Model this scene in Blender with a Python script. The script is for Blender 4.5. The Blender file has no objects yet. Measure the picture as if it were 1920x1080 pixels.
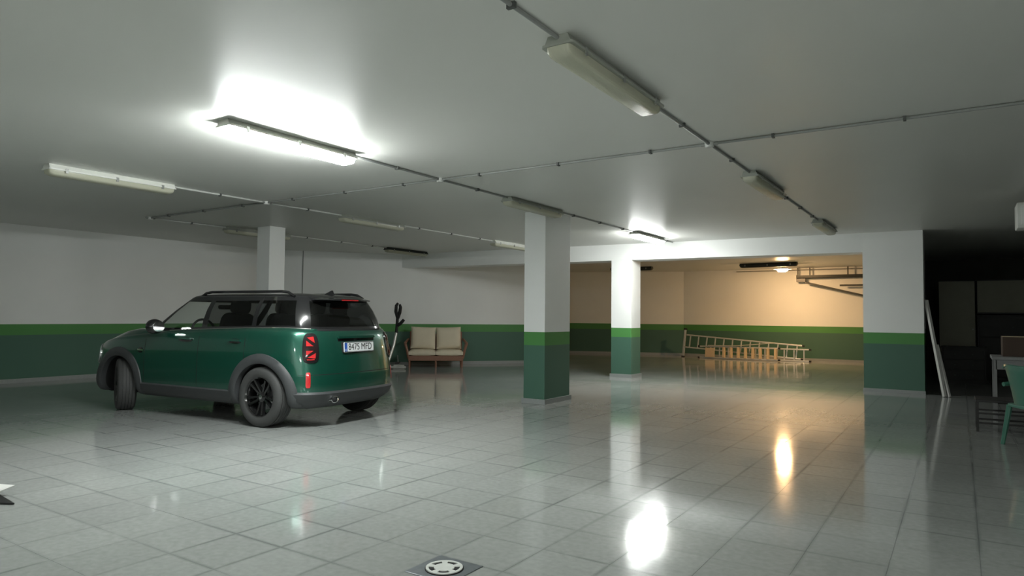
import bpy, bmesh, math, random
from mathutils import Vector, Matrix
random.seed(7)
R = math.radians
scene = bpy.context.scene
COL = scene.collection

# ---------------------------------------------------------------- camera
CAM_H, YAW, PITCH, ROLL, FPX = 1.28, R(33.45), R(2.35), R(0.55), 1272.0
cam_d = bpy.data.cameras.new('camera')
cam = bpy.data.objects.new('camera', cam_d)
COL.objects.link(cam)
cam_d.sensor_fit = 'HORIZONTAL'
cam_d.sensor_width = 36.0
cam_d.lens = FPX / 1920.0 * 36.0
cam_d.clip_start = 0.05
cam_d.clip_end = 200
fw = Vector((-math.sin(YAW) * math.cos(PITCH), math.cos(YAW) * math.cos(PITCH), math.sin(PITCH)))
rt = Vector((math.cos(YAW), math.sin(YAW), 0))
up = rt.cross(fw)
r2 = math.cos(ROLL) * rt + math.sin(ROLL) * up
u2 = -math.sin(ROLL) * rt + math.cos(ROLL) * up
m3 = Matrix((r2, u2, -fw)).transposed()
cam.matrix_world = Matrix.Translation((0, 0, CAM_H)) @ m3.to_4x4()
scene.camera = cam

# ---------------------------------------------------------------- world, exposure
world = bpy.data.worlds.new('world')
scene.world = world
world.use_nodes = True
world.node_tree.nodes['Background'].inputs[0].default_value = (0.6, 0.7, 0.75, 1)
world.node_tree.nodes['Background'].inputs[1].default_value = 0.0
scene.view_settings.view_transform = 'Standard'
scene.view_settings.look = 'None'
scene.view_settings.gamma = 1
scene.view_settings.use_curve_mapping = False
scene.view_settings.exposure = 2.82
TUBE_COOL = 28.0      # emission of a lit cool-white fluorescent cover
TUBE_WARM = 62.0     # emission of the warm bulkhead bulb

# ---------------------------------------------------------------- materials
def nodes(name):
    m = bpy.data.materials.new(name)
    m.use_nodes = True
    nt = m.node_tree
    return m, nt, nt.nodes['Principled BSDF']

def mat(name, col, rough=0.5, metal=0.0, spec=0.5, coat=0.0, var=0.08, scale=6.0, bump=0.0, bscale=60.0,
        emit=None, estr=0.0):
    m, nt, b = nodes(name)
    b.inputs['Roughness'].default_value = rough
    b.inputs['Metallic'].default_value = metal
    b.inputs['Specular IOR Level'].default_value = spec
    b.inputs['Coat Weight'].default_value = coat
    b.inputs['Coat Roughness'].default_value = 0.05
    tc = nt.nodes.new('ShaderNodeTexCoord')
    nz = nt.nodes.new('ShaderNodeTexNoise')
    nz.inputs['Scale'].default_value = scale
    nz.inputs['Detail'].default_value = 4
    nt.links.new(tc.outputs['Object'], nz.inputs['Vector'])
    rp = nt.nodes.new('ShaderNodeMapRange')
    rp.inputs['To Min'].default_value = 1 - var
    rp.inputs['To Max'].default_value = 1 + var
    nt.links.new(nz.outputs['Fac'], rp.inputs['Value'])
    mx = nt.nodes.new('ShaderNodeVectorMath')
    mx.operation = 'SCALE'
    mx.inputs[0].default_value = col
    nt.links.new(rp.outputs[0], mx.inputs['Scale'])
    nt.links.new(mx.outputs[0], b.inputs['Base Color'])
    if bump:
        n2 = nt.nodes.new('ShaderNodeTexNoise')
        n2.inputs['Scale'].default_value = bscale
        nt.links.new(tc.outputs['Object'], n2.inputs['Vector'])
        bp = nt.nodes.new('ShaderNodeBump')
        bp.inputs['Strength'].default_value = bump
        bp.inputs['Distance'].default_value = 0.01
        nt.links.new(n2.outputs['Fac'], bp.inputs['Height'])
        nt.links.new(bp.outputs[0], b.inputs['Normal'])
    if emit:
        b.inputs['Emission Color'].default_value = (*emit, 1)
        b.inputs['Emission Strength'].default_value = estr
    return m

def wall_mat(name, white, light_green, dark_green, z_top=1.047, z_mid=0.852):
    """white plaster above a two-tone painted dado: the paint bands depend on height"""
    m, nt, b = nodes(name)
    b.inputs['Roughness'].default_value = 0.55
    geo = nt.nodes.new('ShaderNodeNewGeometry')
    sep = nt.nodes.new('ShaderNodeSeparateXYZ')
    nt.links.new(geo.outputs['Position'], sep.inputs[0])
    nz = nt.nodes.new('ShaderNodeTexNoise')
    nz.inputs['Scale'].default_value = 0.9
    nz.inputs['Detail'].default_value = 6
    nt.links.new(geo.outputs['Position'], nz.inputs['Vector'])
    def step(z):
        g = nt.nodes.new('ShaderNodeMath')
        g.operation = 'GREATER_THAN'
        g.inputs[1].default_value = z
        nt.links.new(sep.outputs[2], g.inputs[0])
        return g
    m1 = nt.nodes.new('ShaderNodeMix'); m1.data_type = 'RGBA'
    m1.inputs['A'].default_value = (*dark_green, 1)
    m1.inputs['B'].default_value = (*light_green, 1)
    nt.links.new(step(z_mid).outputs[0], m1.inputs['Factor'])
    m2 = nt.nodes.new('ShaderNodeMix'); m2.data_type = 'RGBA'
    nt.links.new(m1.outputs['Result'], m2.inputs['A'])
    m2.inputs['B'].default_value = (*white, 1)
    nt.links.new(step(z_top).outputs[0], m2.inputs['Factor'])
    rp = nt.nodes.new('ShaderNodeMapRange')
    rp.inputs['To Min'].default_value = 0.92
    rp.inputs['To Max'].default_value = 1.06
    nt.links.new(nz.outputs['Fac'], rp.inputs['Value'])
    sc = nt.nodes.new('ShaderNodeVectorMath'); sc.operation = 'SCALE'
    nt.links.new(m2.outputs['Result'], sc.inputs[0])
    nt.links.new(rp.outputs[0], sc.inputs['Scale'])
    nt.links.new(sc.outputs[0], b.inputs['Base Color'])
    n2 = nt.nodes.new('ShaderNodeTexNoise')
    n2.inputs['Scale'].default_value = 14
    n2.inputs['Detail'].default_value = 5
    nt.links.new(geo.outputs['Position'], n2.inputs['Vector'])
    bp = nt.nodes.new('ShaderNodeBump')
    bp.inputs['Strength'].default_value = 0.12
    bp.inputs['Distance'].default_value = 0.01
    nt.links.new(n2.outputs['Fac'], bp.inputs['Height'])
    nt.links.new(bp.outputs[0], b.inputs['Normal'])
    return m

TILE, TX0, TY0 = 0.40, 0.07, 0.06
def tile_mat():
    m, nt, b = nodes('polished_floor_tile')
    geo = nt.nodes.new('ShaderNodeNewGeometry')
    sub = nt.nodes.new('ShaderNodeVectorMath'); sub.operation = 'SUBTRACT'
    sub.inputs[1].default_value = (TX0, TY0, 0)
    nt.links.new(geo.outputs['Position'], sub.inputs[0])
    div = nt.nodes.new('ShaderNodeVectorMath'); div.operation = 'SCALE'
    div.inputs['Scale'].default_value = 1 / TILE
    nt.links.new(sub.outputs[0], div.inputs[0])
    fl = nt.nodes.new('ShaderNodeVectorMath'); fl.operation = 'FLOOR'
    nt.links.new(div.outputs[0], fl.inputs[0])
    sp0 = nt.nodes.new('ShaderNodeSeparateXYZ')
    nt.links.new(fl.outputs[0], sp0.inputs[0])
    cb0 = nt.nodes.new('ShaderNodeCombineXYZ')
    nt.links.new(sp0.outputs[0], cb0.inputs[0]); nt.links.new(sp0.outputs[1], cb0.inputs[1])
    wn = nt.nodes.new('ShaderNodeTexWhiteNoise'); wn.noise_dimensions = '3D'
    nt.links.new(cb0.outputs[0], wn.inputs['Vector'])
    fr = nt.nodes.new('ShaderNodeVectorMath'); fr.operation = 'FRACTION'
    nt.links.new(div.outputs[0], fr.inputs[0])
    sp = nt.nodes.new('ShaderNodeSeparateXYZ')
    nt.links.new(fr.outputs[0], sp.inputs[0])
    def edge(o):
        a = nt.nodes.new('ShaderNodeMath'); a.operation = 'SUBTRACT'
        nt.links.new(o, a.inputs[0]); a.inputs[1].default_value = 0.5
        c = nt.nodes.new('ShaderNodeMath'); c.operation = 'ABSOLUTE'
        nt.links.new(a.outputs[0], c.inputs[0])
        return c.outputs[0]
    mx = nt.nodes.new('ShaderNodeMath'); mx.operation = 'MAXIMUM'
    nt.links.new(edge(sp.outputs[0]), mx.inputs[0]); nt.links.new(edge(sp.outputs[1]), mx.inputs[1])
    # grime that gathers along the joints
    gr = nt.nodes.new('ShaderNodeMapRange'); gr.interpolation_type = 'SMOOTHSTEP'
    gr.inputs['From Min'].default_value = 0.445
    gr.inputs['From Max'].default_value = 0.50
    gr.inputs['To Min'].default_value = 0.0
    gr.inputs['To Max'].default_value = 0.75
    nt.links.new(mx.outputs[0], gr.inputs['Value'])
    big = nt.nodes.new('ShaderNodeTexNoise'); big.inputs['Scale'].default_value = 0.8; big.inputs['Detail'].default_value = 5
    nt.links.new(geo.outputs['Position'], big.inputs['Vector'])
    grm = nt.nodes.new('ShaderNodeMath'); grm.operation = 'MULTIPLY'
    jn = nt.nodes.new('ShaderNodeTexNoise'); jn.inputs['Scale'].default_value = 1.3; jn.inputs['Detail'].default_value = 2
    nt.links.new(geo.outputs['Position'], jn.inputs['Vector'])
    js = nt.nodes.new('ShaderNodeMapRange'); js.interpolation_type = 'SMOOTHSTEP'
    js.inputs['From Min'].default_value = 0.36; js.inputs['From Max'].default_value = 0.62; js.inputs['To Min'].default_value = 0.12
    nt.links.new(jn.outputs['Fac'], js.inputs['Value'])
    nt.links.new(gr.outputs[0], grm.inputs[0]); nt.links.new(js.outputs[0], grm.inputs[1])
    fine = nt.nodes.new('ShaderNodeTexNoise'); fine.inputs['Scale'].default_value = 26; fine.inputs['Detail'].default_value = 6
    nt.links.new(geo.outputs['Position'], fine.inputs['Vector'])
    v1 = nt.nodes.new('ShaderNodeMapRange'); v1.inputs['To Min'].default_value = 0.96; v1.inputs['To Max'].default_value = 1.04
    nt.links.new(wn.outputs['Value'], v1.inputs['Value'])
    v2 = nt.nodes.new('ShaderNodeMapRange'); v2.inputs['To Min'].default_value = 0.80; v2.inputs['To Max'].default_value = 1.2
    nt.links.new(fine.outputs['Fac'], v2.inputs['Value'])
    v3 = nt.nodes.new('ShaderNodeMapRange'); v3.inputs['To Min'].default_value = 0.8; v3.inputs['To Max'].default_value = 1.2
    nt.links.new(big.outputs['Fac'], v3.inputs['Value'])
    p1 = nt.nodes.new('ShaderNodeMath'); p1.operation = 'MULTIPLY'
    nt.links.new(v1.outputs[0], p1.inputs[0]); nt.links.new(v2.outputs[0], p1.inputs[1])
    p2 = nt.nodes.new('ShaderNodeMath'); p2.operation = 'MULTIPLY'
    nt.links.new(p1.outputs[0], p2.inputs[0]); nt.links.new(v3.outputs[0], p2.inputs[1])
    cs = nt.nodes.new('ShaderNodeVectorMath'); cs.operation = 'SCALE'
    cs.inputs[0].default_value = (0.325, 0.342, 0.327)
    nt.links.new(p2.outputs[0], cs.inputs['Scale'])
    mixg = nt.nodes.new('ShaderNodeMix'); mixg.data_type = 'RGBA'
    nt.links.new(grm.outputs[0], mixg.inputs['Factor'])
    nt.links.new(cs.outputs[0], mixg.inputs['A'])
    mixg.inputs['B'].default_value = (0.19, 0.205, 0.20, 1)
    nt.links.new(mixg.outputs['Result'], b.inputs['Base Color'])
    rr = nt.nodes.new('ShaderNodeMapRange'); rr.inputs['To Min'].default_value = 0.05; rr.inputs['To Max'].default_value = 0.14
    nt.links.new(big.outputs['Fac'], rr.inputs['Value'])
    nt.links.new(rr.outputs[0], b.inputs['Roughness'])
    b.inputs['Specular IOR Level'].default_value = 0.75
    n2 = nt.nodes.new('ShaderNodeTexNoise'); n2.inputs['Scale'].default_value = 5.0; n2.inputs['Detail'].default_value = 3
    nt.links.new(geo.outputs['Position'], n2.inputs['Vector'])
    bp = nt.nodes.new('ShaderNodeBump'); bp.inputs['Strength'].default_value = 0.035; bp.inputs['Distance'].default_value = 0.02
    nt.links.new(n2.outputs['Fac'], bp.inputs['Height'])
    nt.links.new(bp.outputs[0], b.inputs['Normal'])
    return m

def glass_mat(name, tint, refl=1.0):
    m = bpy.data.materials.new(name); m.use_nodes = True
    nt = m.node_tree; nt.nodes.clear()
    out = nt.nodes.new('ShaderNodeOutputMaterial')
    tr = nt.nodes.new('ShaderNodeBsdfTransparent'); tr.inputs[0].default_value = (*tint, 1)
    gl = nt.nodes.new('ShaderNodeBsdfGlossy'); gl.inputs['Roughness'].default_value = 0.02
    gl.inputs['Color'].default_value = (refl, refl, refl, 1)
    lw = nt.nodes.new('ShaderNodeLayerWeight'); lw.inputs['Blend'].default_value = 0.5
    pw_ = nt.nodes.new('ShaderNodeMath'); pw_.operation = 'POWER'; pw_.inputs[1].default_value = 5
    nt.links.new(lw.outputs['Facing'], pw_.inputs[0])
    fr = nt.nodes.new('ShaderNodeMapRange'); fr.inputs['To Min'].default_value = 0.045; fr.inputs['To Max'].default_value = 1.0
    nt.links.new(pw_.outputs[0], fr.inputs['Value'])
    mx = nt.nodes.new('ShaderNodeMixShader')
    nt.links.new(fr.outputs[0], mx.inputs[0]); nt.links.new(tr.outputs[0], mx.inputs[1]); nt.links.new(gl.outputs[0], mx.inputs[2])
    nt.links.new(mx.outputs[0], out.inputs[0])
    return m

def cover_mat(name, col, trans):
    """frosted ribbed lamp cover, light passes partly through it"""
    m = bpy.data.materials.new(name); m.use_nodes = True
    nt = m.node_tree; nt.nodes.clear()
    out = nt.nodes.new('ShaderNodeOutputMaterial')
    b = nt.nodes.new('ShaderNodeBsdfPrincipled')
    b.inputs['Base Color'].default_value = (*col, 1); b.inputs['Roughness'].default_value = 0.22
    tc = nt.nodes.new('ShaderNodeTexCoord')
    wv = nt.nodes.new('ShaderNodeTexWave'); wv.inputs['Scale'].default_value = 30; wv.bands_direction = 'X'
    nt.links.new(tc.outputs['Object'], wv.inputs['Vector'])
    bp = nt.nodes.new('ShaderNodeBump'); bp.inputs['Strength'].default_value = 0.25; bp.inputs['Distance'].default_value = 0.004
    nt.links.new(wv.outputs['Fac'], bp.inputs['Height']); nt.links.new(bp.outputs[0], b.inputs['Normal'])
    tr = nt.nodes.new('ShaderNodeBsdfTranslucent'); tr.inputs[0].default_value = (*col, 1)
    tp = nt.nodes.new('ShaderNodeBsdfTransparent'); tp.inputs[0].default_value = (*col, 1)
    a = nt.nodes.new('ShaderNodeMixShader'); a.inputs[0].default_value = 0.5
    nt.links.new(tr.outputs[0], a.inputs[1]); nt.links.new(tp.outputs[0], a.inputs[2])
    c = nt.nodes.new('ShaderNodeMixShader'); c.inputs[0].default_value = trans
    nt.links.new(b.outputs[0], c.inputs[1]); nt.links.new(a.outputs[0], c.inputs[2])
    nt.links.new(c.outputs[0], out.inputs[0])
    return m

WHITE = (0.87, 0.885, 0.865)
LG = (0.075, 0.26, 0.065)
DG = (0.060, 0.145, 0.100)
M = {}
M['wall'] = wall_mat('painted_wall', WHITE, LG, DG)
M['ceiling'] = mat('ceiling_paint', (0.72, 0.725, 0.685), 0.42, var=0.05, scale=0.6, bump=0.08, bscale=3.0)
M['plaster'] = mat('white_plaster', WHITE, 0.55, var=0.05, scale=1.0, bump=0.1, bscale=14)
M['skirt'] = mat('terrazzo_skirting', (0.30, 0.32, 0.31), 0.4, var=0.15, scale=40)
M['tile'] = tile_mat()
M['grout'] = mat('dark_grout', (0.30, 0.32, 0.31), 0.7, var=0.2, scale=4)
M['store'] = mat('dark_wall_finish', (0.10, 0.095, 0.08), 0.85, var=0.2, scale=2.0)  # dark brown-grey base colour for the store and right-hand walls
M['pvc'] = mat('grey_pvc', (0.27, 0.28, 0.265), 0.45)
M['pvc_w'] = mat('white_and_lit_pvc', (0.62, 0.63, 0.60), 0.45)  # junction boxes; also conduits coloured pale for light on them
M['pvc_d'] = mat('dark_clip', (0.08, 0.085, 0.08), 0.5)
M['lamp_body'] = mat('lamp_housing_grey', (0.33, 0.345, 0.30), 0.45)
M['lamp_white'] = mat('white_and_lit_housing', (0.78, 0.79, 0.74), 0.4)  # white parts; also lamp bodies coloured as brightly lit
M['lamp_clip'] = mat('lamp_clip_steel', (0.35, 0.36, 0.34), 0.35, metal=0.7)
M['cover'] = cover_mat('frosted_cover', (0.72, 0.72, 0.58), 0.35)
M['tube'] = mat('fluorescent_tube', (0.85, 0.86, 0.82), 0.3)
M['lit'] = mat('lit_cover', (0.9, 0.9, 0.9), 0.4, emit=(0.94, 0.985, 0.97), estr=TUBE_COOL)
M['lit_new'] = mat('lit_new_cover', (0.9, 0.9, 0.9), 0.4, emit=(0.96, 0.985, 0.96), estr=TUBE_COOL * 0.7)
M['warm'] = mat('lit_warm_bulb', (0.9, 0.8, 0.6), 0.4, emit=(1.0, 0.60, 0.28), estr=TUBE_WARM)
M['dark_lamp'] = mat('dark_and_backlit_metal', (0.028, 0.034, 0.03), 0.5)  # near-black colour stands in for backlit shade on bay lamps and tray
M['steel'] = mat('brushed_steel', (0.55, 0.57, 0.57), 0.3, metal=0.9)
M['alu'] = mat('ladder_aluminium', (0.62, 0.62, 0.58), 0.38, metal=0.55)
M['galv'] = mat('dull_zinc_plate', (0.16, 0.18, 0.19), 0.35, metal=0.4, var=0.35, scale=30)
M['grate'] = mat('cast_white_grate', (0.62, 0.64, 0.60), 0.4, var=0.15, scale=40)
M['black'] = mat('matt_black', (0.012, 0.012, 0.012), 0.6)
M['hole'] = mat('drain_hole_black', (0.006, 0.006, 0.006), 0.9)
M['cream'] = mat('cream_cushion_fabric', (0.74, 0.66, 0.50), 0.85, var=0.06, bump=0.3, bscale=120)
M['cane'] = mat('brown_cane_wood', (0.24, 0.115, 0.07), 0.5, var=0.25, scale=30)
M['board'] = mat('pale_wood_tread', (0.60, 0.47, 0.30), 0.6, var=0.15, scale=20)
M['pole'] = mat('white_painted_batten', (0.55, 0.55, 0.52), 0.5)
M['cab'] = mat('drab_cabinet_board', (0.30, 0.29, 0.22), 0.6)
M['blackwood'] = mat('black_stained_wood', (0.014, 0.013, 0.012), 0.55)
M['table'] = mat('pale_grey_table', (0.22, 0.22, 0.22), 0.5)
M['card'] = mat('dark_cardboard', (0.07, 0.045, 0.032), 0.8)
M['gplastic'] = mat('green_plastic', (0.05, 0.17, 0.12), 0.35)
M['wplastic'] = mat('white_plastic', (0.78, 0.78, 0.74), 0.35)
# car
M['paint'] = mat('metallic_green_paint', (0.007, 0.078, 0.050), 0.30, metal=0.5, coat=1.0, var=0.03)
M['clad'] = mat('charcoal_cladding', (0.045, 0.048, 0.050), 0.55, bump=0.1, bscale=200)
M['gblack'] = mat('gloss_black', (0.010, 0.010, 0.011), 0.12, coat=0.6)
M['roofpaint'] = mat('black_roof_paint', (0.014, 0.014, 0.015), 0.22, coat=0.8)
M['interior'] = mat('dark_upholstery', (0.02, 0.02, 0.021), 0.8)
M['glass'] = glass_mat('clear_car_glass', (0.86, 0.90, 0.88))
M['privacy'] = glass_mat('privacy_glass', (0.22, 0.23, 0.23))
M['tyre'] = mat('tyre_rubber', (0.045, 0.046, 0.045), 0.75, bump=0.2, bscale=150)
M['rim'] = mat('black_alloy', (0.012, 0.012, 0.012), 0.18, metal=0.3, coat=0.8)
M['chrome'] = mat('chrome', (0.75, 0.76, 0.76), 0.08, metal=1.0)
M['red'] = mat('red_lens', (0.50, 0.022, 0.024), 0.2, coat=0.8)
M['lens'] = mat('smoked_lens', (0.016, 0.008, 0.009), 0.1, coat=1.0)
M['headlens'] = mat('headlamp_lens', (0.45, 0.48, 0.48), 0.1, metal=0.5, coat=1.0)
M['pwhite'] = mat('plate_white', (0.82, 0.84, 0.84), 0.35)
M['pblue'] = mat('plate_blue', (0.02, 0.09, 0.42), 0.35)
M['ink'] = mat('plate_ink', (0.012, 0.012, 0.014), 0.4)

# ---------------------------------------------------------------- mesh helpers
class MB:
    def __init__(self):
        self.bm = bmesh.new()
    def poly(self, pts, faces):
        vs = [self.bm.verts.new(Vector(p)) for p in pts]
        for f in faces:
            try: self.bm.faces.new([vs[i] for i in f])
            except ValueError: pass
        return self
    def box(self, lo, hi, mtx=None, bev=0.0):
        x0, y0, z0 = lo; x1, y1, z1 = hi
        b2 = bmesh.new()
        vs = [b2.verts.new(p) for p in ((x0,y0,z0),(x1,y0,z0),(x1,y1,z0),(x0,y1,z0),(x0,y0,z1),(x1,y0,z1),(x1,y1,z1),(x0,y1,z1))]
        for f in ((0,3,2,1),(4,5,6,7),(0,1,5,4),(1,2,6,5),(2,3,7,6),(3,0,4,7)): b2.faces.new([vs[i] for i in f])
        if bev:
            bmesh.ops.bevel(b2, geom=list(b2.edges), offset=bev, segments=2, affect='EDGES', profile=0.5)
        if mtx is not None: b2.transform(mtx)
        self._join(b2)
        return self
    def _join(self, b2):
        me = bpy.data.meshes.new('tmp'); b2.to_mesh(me); b2.free()
        self.bm.from_mesh(me); bpy.data.meshes.remove(me)
    def tube(self, pts, r, seg=8, cap=True, closed=False):
        pts = [Vector(p) for p in pts]
        n = len(pts); rings = []
        rr = r if isinstance(r, (list, tuple)) else [r] * n
        prev = None
        for i, p in enumerate(pts):
            if closed: t = (pts[(i+1) % n] - pts[i-1]).normalized()
            elif i == 0: t = (pts[1] - p).normalized()
            elif i == n-1: t = (p - pts[-2]).normalized()
            else: t = ((pts[i+1]-p).normalized() + (p-pts[i-1]).normalized()).normalized()
            if prev is None:
                a = Vector((0,0,1)) if abs(t.z) < 0.9 else Vector((1,0,0))
                u = t.cross(a).normalized()
            else:
                u = (prev - t * prev.dot(t)).normalized()
            prev = u
            v = t.cross(u)
            rings.append([self.bm.verts.new(p + rr[i] * (math.cos(2*math.pi*k/seg) * u + math.sin(2*math.pi*k/seg) * v)) for k in range(seg)])
        for i in range(n if closed else n-1):
            a, b = rings[i], rings[(i+1) % n]
            for k in range(seg):
                self.bm.faces.new((a[k], a[(k+1) % seg], b[(k+1) % seg], b[k]))
        if cap and not closed:
            self.bm.faces.new(list(reversed(rings[0]))); self.bm.faces.new(rings[-1])
        return self
    def lathe(self, prof, seg=32, mtx=None, closed=False):
        """prof: (radius, height) about +Z"""
        b2 = bmesh.new()
        rings = []
        for (r, z) in prof:
            if r < 1e-6: rings.append([b2.verts.new((0, 0, z))])
            else: rings.append([b2.verts.new((r*math.cos(2*math.pi*k/seg), r*math.sin(2*math.pi*k/seg), z)) for k in range(seg)])
        n = len(rings)
        for i in range(n if closed else n-1):
            a, b = rings[i], rings[(i+1) % n]
            for k in range(seg):
                k2 = (k+1) % seg
                if len(a) == 1 and len(b) == 1: continue
                if len(a) == 1: b2.faces.new((a[0], b[k2], b[k]))
                elif len(b) == 1: b2.faces.new((a[k], a[k2], b[0]))
                else: b2.faces.new((a[k], a[k2], b[k2], b[k]))
        if mtx is not None: b2.transform(mtx)
        self._join(b2)
        return self
    def prism(self, poly2, z0, z1, mtx=None, bev=0.0):
        b2 = bmesh.new()
        lo = [b2.verts.new((x, y, z0)) for x, y in poly2]
        hi = [b2.verts.new((x, y, z1)) for x, y in poly2]
        n = len(poly2)
        b2.faces.new(list(reversed(lo))); b2.faces.new(hi)
        for i in range(n): b2.faces.new((lo[i], lo[(i+1) % n], hi[(i+1) % n], hi[i]))
        if bev: bmesh.ops.bevel(b2, geom=list(b2.edges), offset=bev, segments=2, affect='EDGES', profile=0.5)
        if mtx is not None: b2.transform(mtx)
        self._join(b2)
        return self
    def build(self, name, m, parent=None, smooth=False, loc=None, rotz=0.0, fix=True):
        if fix: bmesh.ops.recalc_face_normals(self.bm, faces=list(self.bm.faces))
        me = bpy.data.meshes.new(name)
        self.bm.to_mesh(me); self.bm.free()
        if m is not None: me.materials.append(m)
        if smooth: smooth_mesh(me, smooth if smooth is not True else 40)
        o = bpy.data.objects.new(name, me)
        COL.objects.link(o)
        if parent: o.parent = parent
        if loc: o.location = loc
        if rotz: o.rotation_euler.z = rotz
        return o

def smooth_mesh(me, ang):
    me.polygons.foreach_set('use_smooth', [True] * len(me.polygons))
    try: me.set_sharp_from_angle(angle=R(ang))
    except Exception: pass

def tag(o, label, cat, group=None):
    o['label'] = label; o['category'] = cat
    if group: o['group'] = group
    return o
def struct(o, label=None):
    o['kind'] = 'structure'
    if label: o['label'] = label
    return o
def thing(name, label, cat, loc=(0,0,0), rotz=0.0, group=None):
    o = bpy.data.objects.new(name, None)
    COL.objects.link(o); o.empty_display_size = 0.2
    o.location = loc; o.rotation_euler.z = rotz
    return tag(o, label, cat, group)
def copy_tree(o, parent=None):
    c = o.copy(); COL.objects.link(c); c.parent = parent
    for ch in o.children: copy_tree(ch, c)
    return c

# ================================================================ SETTING
H = 2.83
def wall_seg(name, a, b, t=0.2, z1=H, m=None, label=None, skirt=True, inner=1):
    """straight wall from a to b; the visible face runs a->b, thickness goes to its left*inner"""
    a = Vector((*a, 0)); b = Vector((*b, 0))
    d = (b - a).normalized(); n = Vector((-d.y, d.x, 0)) * inner
    L = (b - a).length
    mb = MB(); mb.poly([a, b, b + n*t, a + n*t, a + Vector((0,0,z1)), b + Vector((0,0,z1)), b + n*t + Vector((0,0,z1)), a + n*t + Vector((0,0,z1))],
        [(0,1,2,3),(4,7,6,5),(0,4,5,1),(1,5,6,2),(2,6,7,3),(3,7,4,0)])
    o = struct(mb.build(name, m or M['wall']), label)
    if skirt:
        s = MB(); q = -n * 0.015; z = Vector((0,0,0.075))
        s.poly([a, b, b+q, a+q, a+z, b+z, b+q+z, a+q+z], [(0,1,2,3),(4,7,6,5),(0,4,5,1),(1,5,6,2),(2,6,7,3),(3,7,4,0)])
        s.build('skirting', M['skirt'], o)
    return o

K = (-14.05, 10.3); W1 = (-9.5, 16.06); W2 = (-12.6, 20.6); BC = (-7.8, 22.35); BR = (-0.95, 22.25)
XR, YB = 5.0, -6.0
wall_seg('wall_left', (-14.05, YB), K, label='long white wall with green painted dado behind the car')
wall_seg('wall_left_oblique', K, W1, label='slanting white wall with green dado behind the sofa')
wall_seg('wall_recess', W1, W2, label='hidden return wall of the back bay')
wall_seg('wall_far_left', W2, BC, label='shadowed white and green wall between the two pillars')
wall_seg('wall_far', BC, BR, label='back wall with green dado behind the ladders')
wall_seg('wall_partition', BR, (-0.95, 14.15), label='partition wall between ladder bay and dark store')
wall_seg('wall_behind', (XR, YB), (-14.05, YB), label='wall behind the viewpoint')
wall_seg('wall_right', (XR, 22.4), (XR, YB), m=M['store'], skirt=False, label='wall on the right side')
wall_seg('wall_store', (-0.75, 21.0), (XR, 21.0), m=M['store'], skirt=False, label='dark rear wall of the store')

cm = MB(); cm.box((-15.0, YB - .3, H), (XR + .3, 23.2, H + 0.18))
struct(cm.build('ceiling', M['ceiling']), 'flat painted concrete ceiling')

# ---- pillars and header beam
def pillar(x0, x1, y0, y1, label, sk=0.022, z1=H):
    mb = MB(); mb.box((x0, y0, 0), (x1, y1, z1), bev=0.006)
    o = struct(mb.build('pillar', M['wall']), label)
    s = MB()
    s.box((x0 - sk, y0 - sk, 0), (x1 + sk, y0, 0.07)); s.box((x0 - sk, y1, 0), (x1 + sk, y1 + sk, 0.07))
    s.box((x0 - sk, y0, 0), (x0, y1, 0.07)); s.box((x1, y0, 0), (x1 + sk, y1, 0.07))
    s.build('skirting', M['skirt'], o)
    return o
pillar(-5.41, -5.05, 8.52, 9.28, 'free standing square pillar in the middle of the floor')
pillar(-10.51, -10.16, 7.6, 7.93, 'white pillar rising behind the car roof')
pillar(-6.25, -5.79, 13.33, 13.83, 'brightly lit pillar under the header beam', z1=2.52)
pm = MB(); pm.box((-1.45, 13.62, 0), (-0.52, 14.15, H))
pier = struct(pm.build('wall_pier', M['wall']), 'broad white and green pier at the end of the header beam')
s = MB(); s.box((-1.465, 13.60, 0), (-0.51, 13.62, 0.06)); s.build('skirting', M['skirt'], pier)
hb = MB()
h0 = Vector((-12.15, 12.94, 0)); h1 = Vector((-1.45, 13.63, 0)); hd = (h1 - h0).normalized(); hn = Vector((-hd.y, hd.x, 0)) * 0.5
pts = []
for z in (2.487, H):
    for q in (h0, h1, h1 + hn, h0 + hn): pts.append((q.x, q.y, z))
hb.poly(pts, [(0,3,2,1),(4,5,6,7),(0,1,5,4),(1,2,6,5),(2,3,7,6),(3,0,4,7)])
struct(hb.build('header_beam', M['plaster']), 'white header beam spanning above the back bay')

# ---- floor: grout bed plus individually laid tiles
fb = MB(); fb.box((-15.0, YB - .3, -0.2), (XR + .3, 23.2, -0.003))
floor = struct(fb.build('floor', M['grout']), 'polished grey tiled garage floor')
def tile_bm(bm, cx, cy, tx, ty, g=0.0008):
    a = TILE/2 - g
    P = [(-a,-a,-0.012),(a,-a,-0.012),(a,a,-0.012),(-a,a,-0.012),(-a,-a,0),(a,-a,0),(a,a,0),(-a,a,0)]
    vs = [bm.verts.new((cx + x, cy + y, zz + (tx*x + ty*y if zz > -0.01 else 0))) for x, y, zz in P]
    for f in ((4,5,6,7),(0,1,5,4),(1,2,6,5),(2,3,7,6),(3,0,4,7)):
        bm.faces.new([vs[i] for i in f])
tile_meshes = []
for k in range(12):
    b = bmesh.new(); tile_bm(b, 0, 0, random.gauss(0, 0.0011), random.gauss(0, 0.0011))
    me = bpy.data.meshes.new('tile'); b.to_mesh(me); b.free(); me.materials.append(M['tile']); tile_meshes.append(me)
def side(p, a, b): return (b[0]-a[0])*(p[1]-a[1]) - (b[1]-a[1])*(p[0]-a[0])
cells = []
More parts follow.
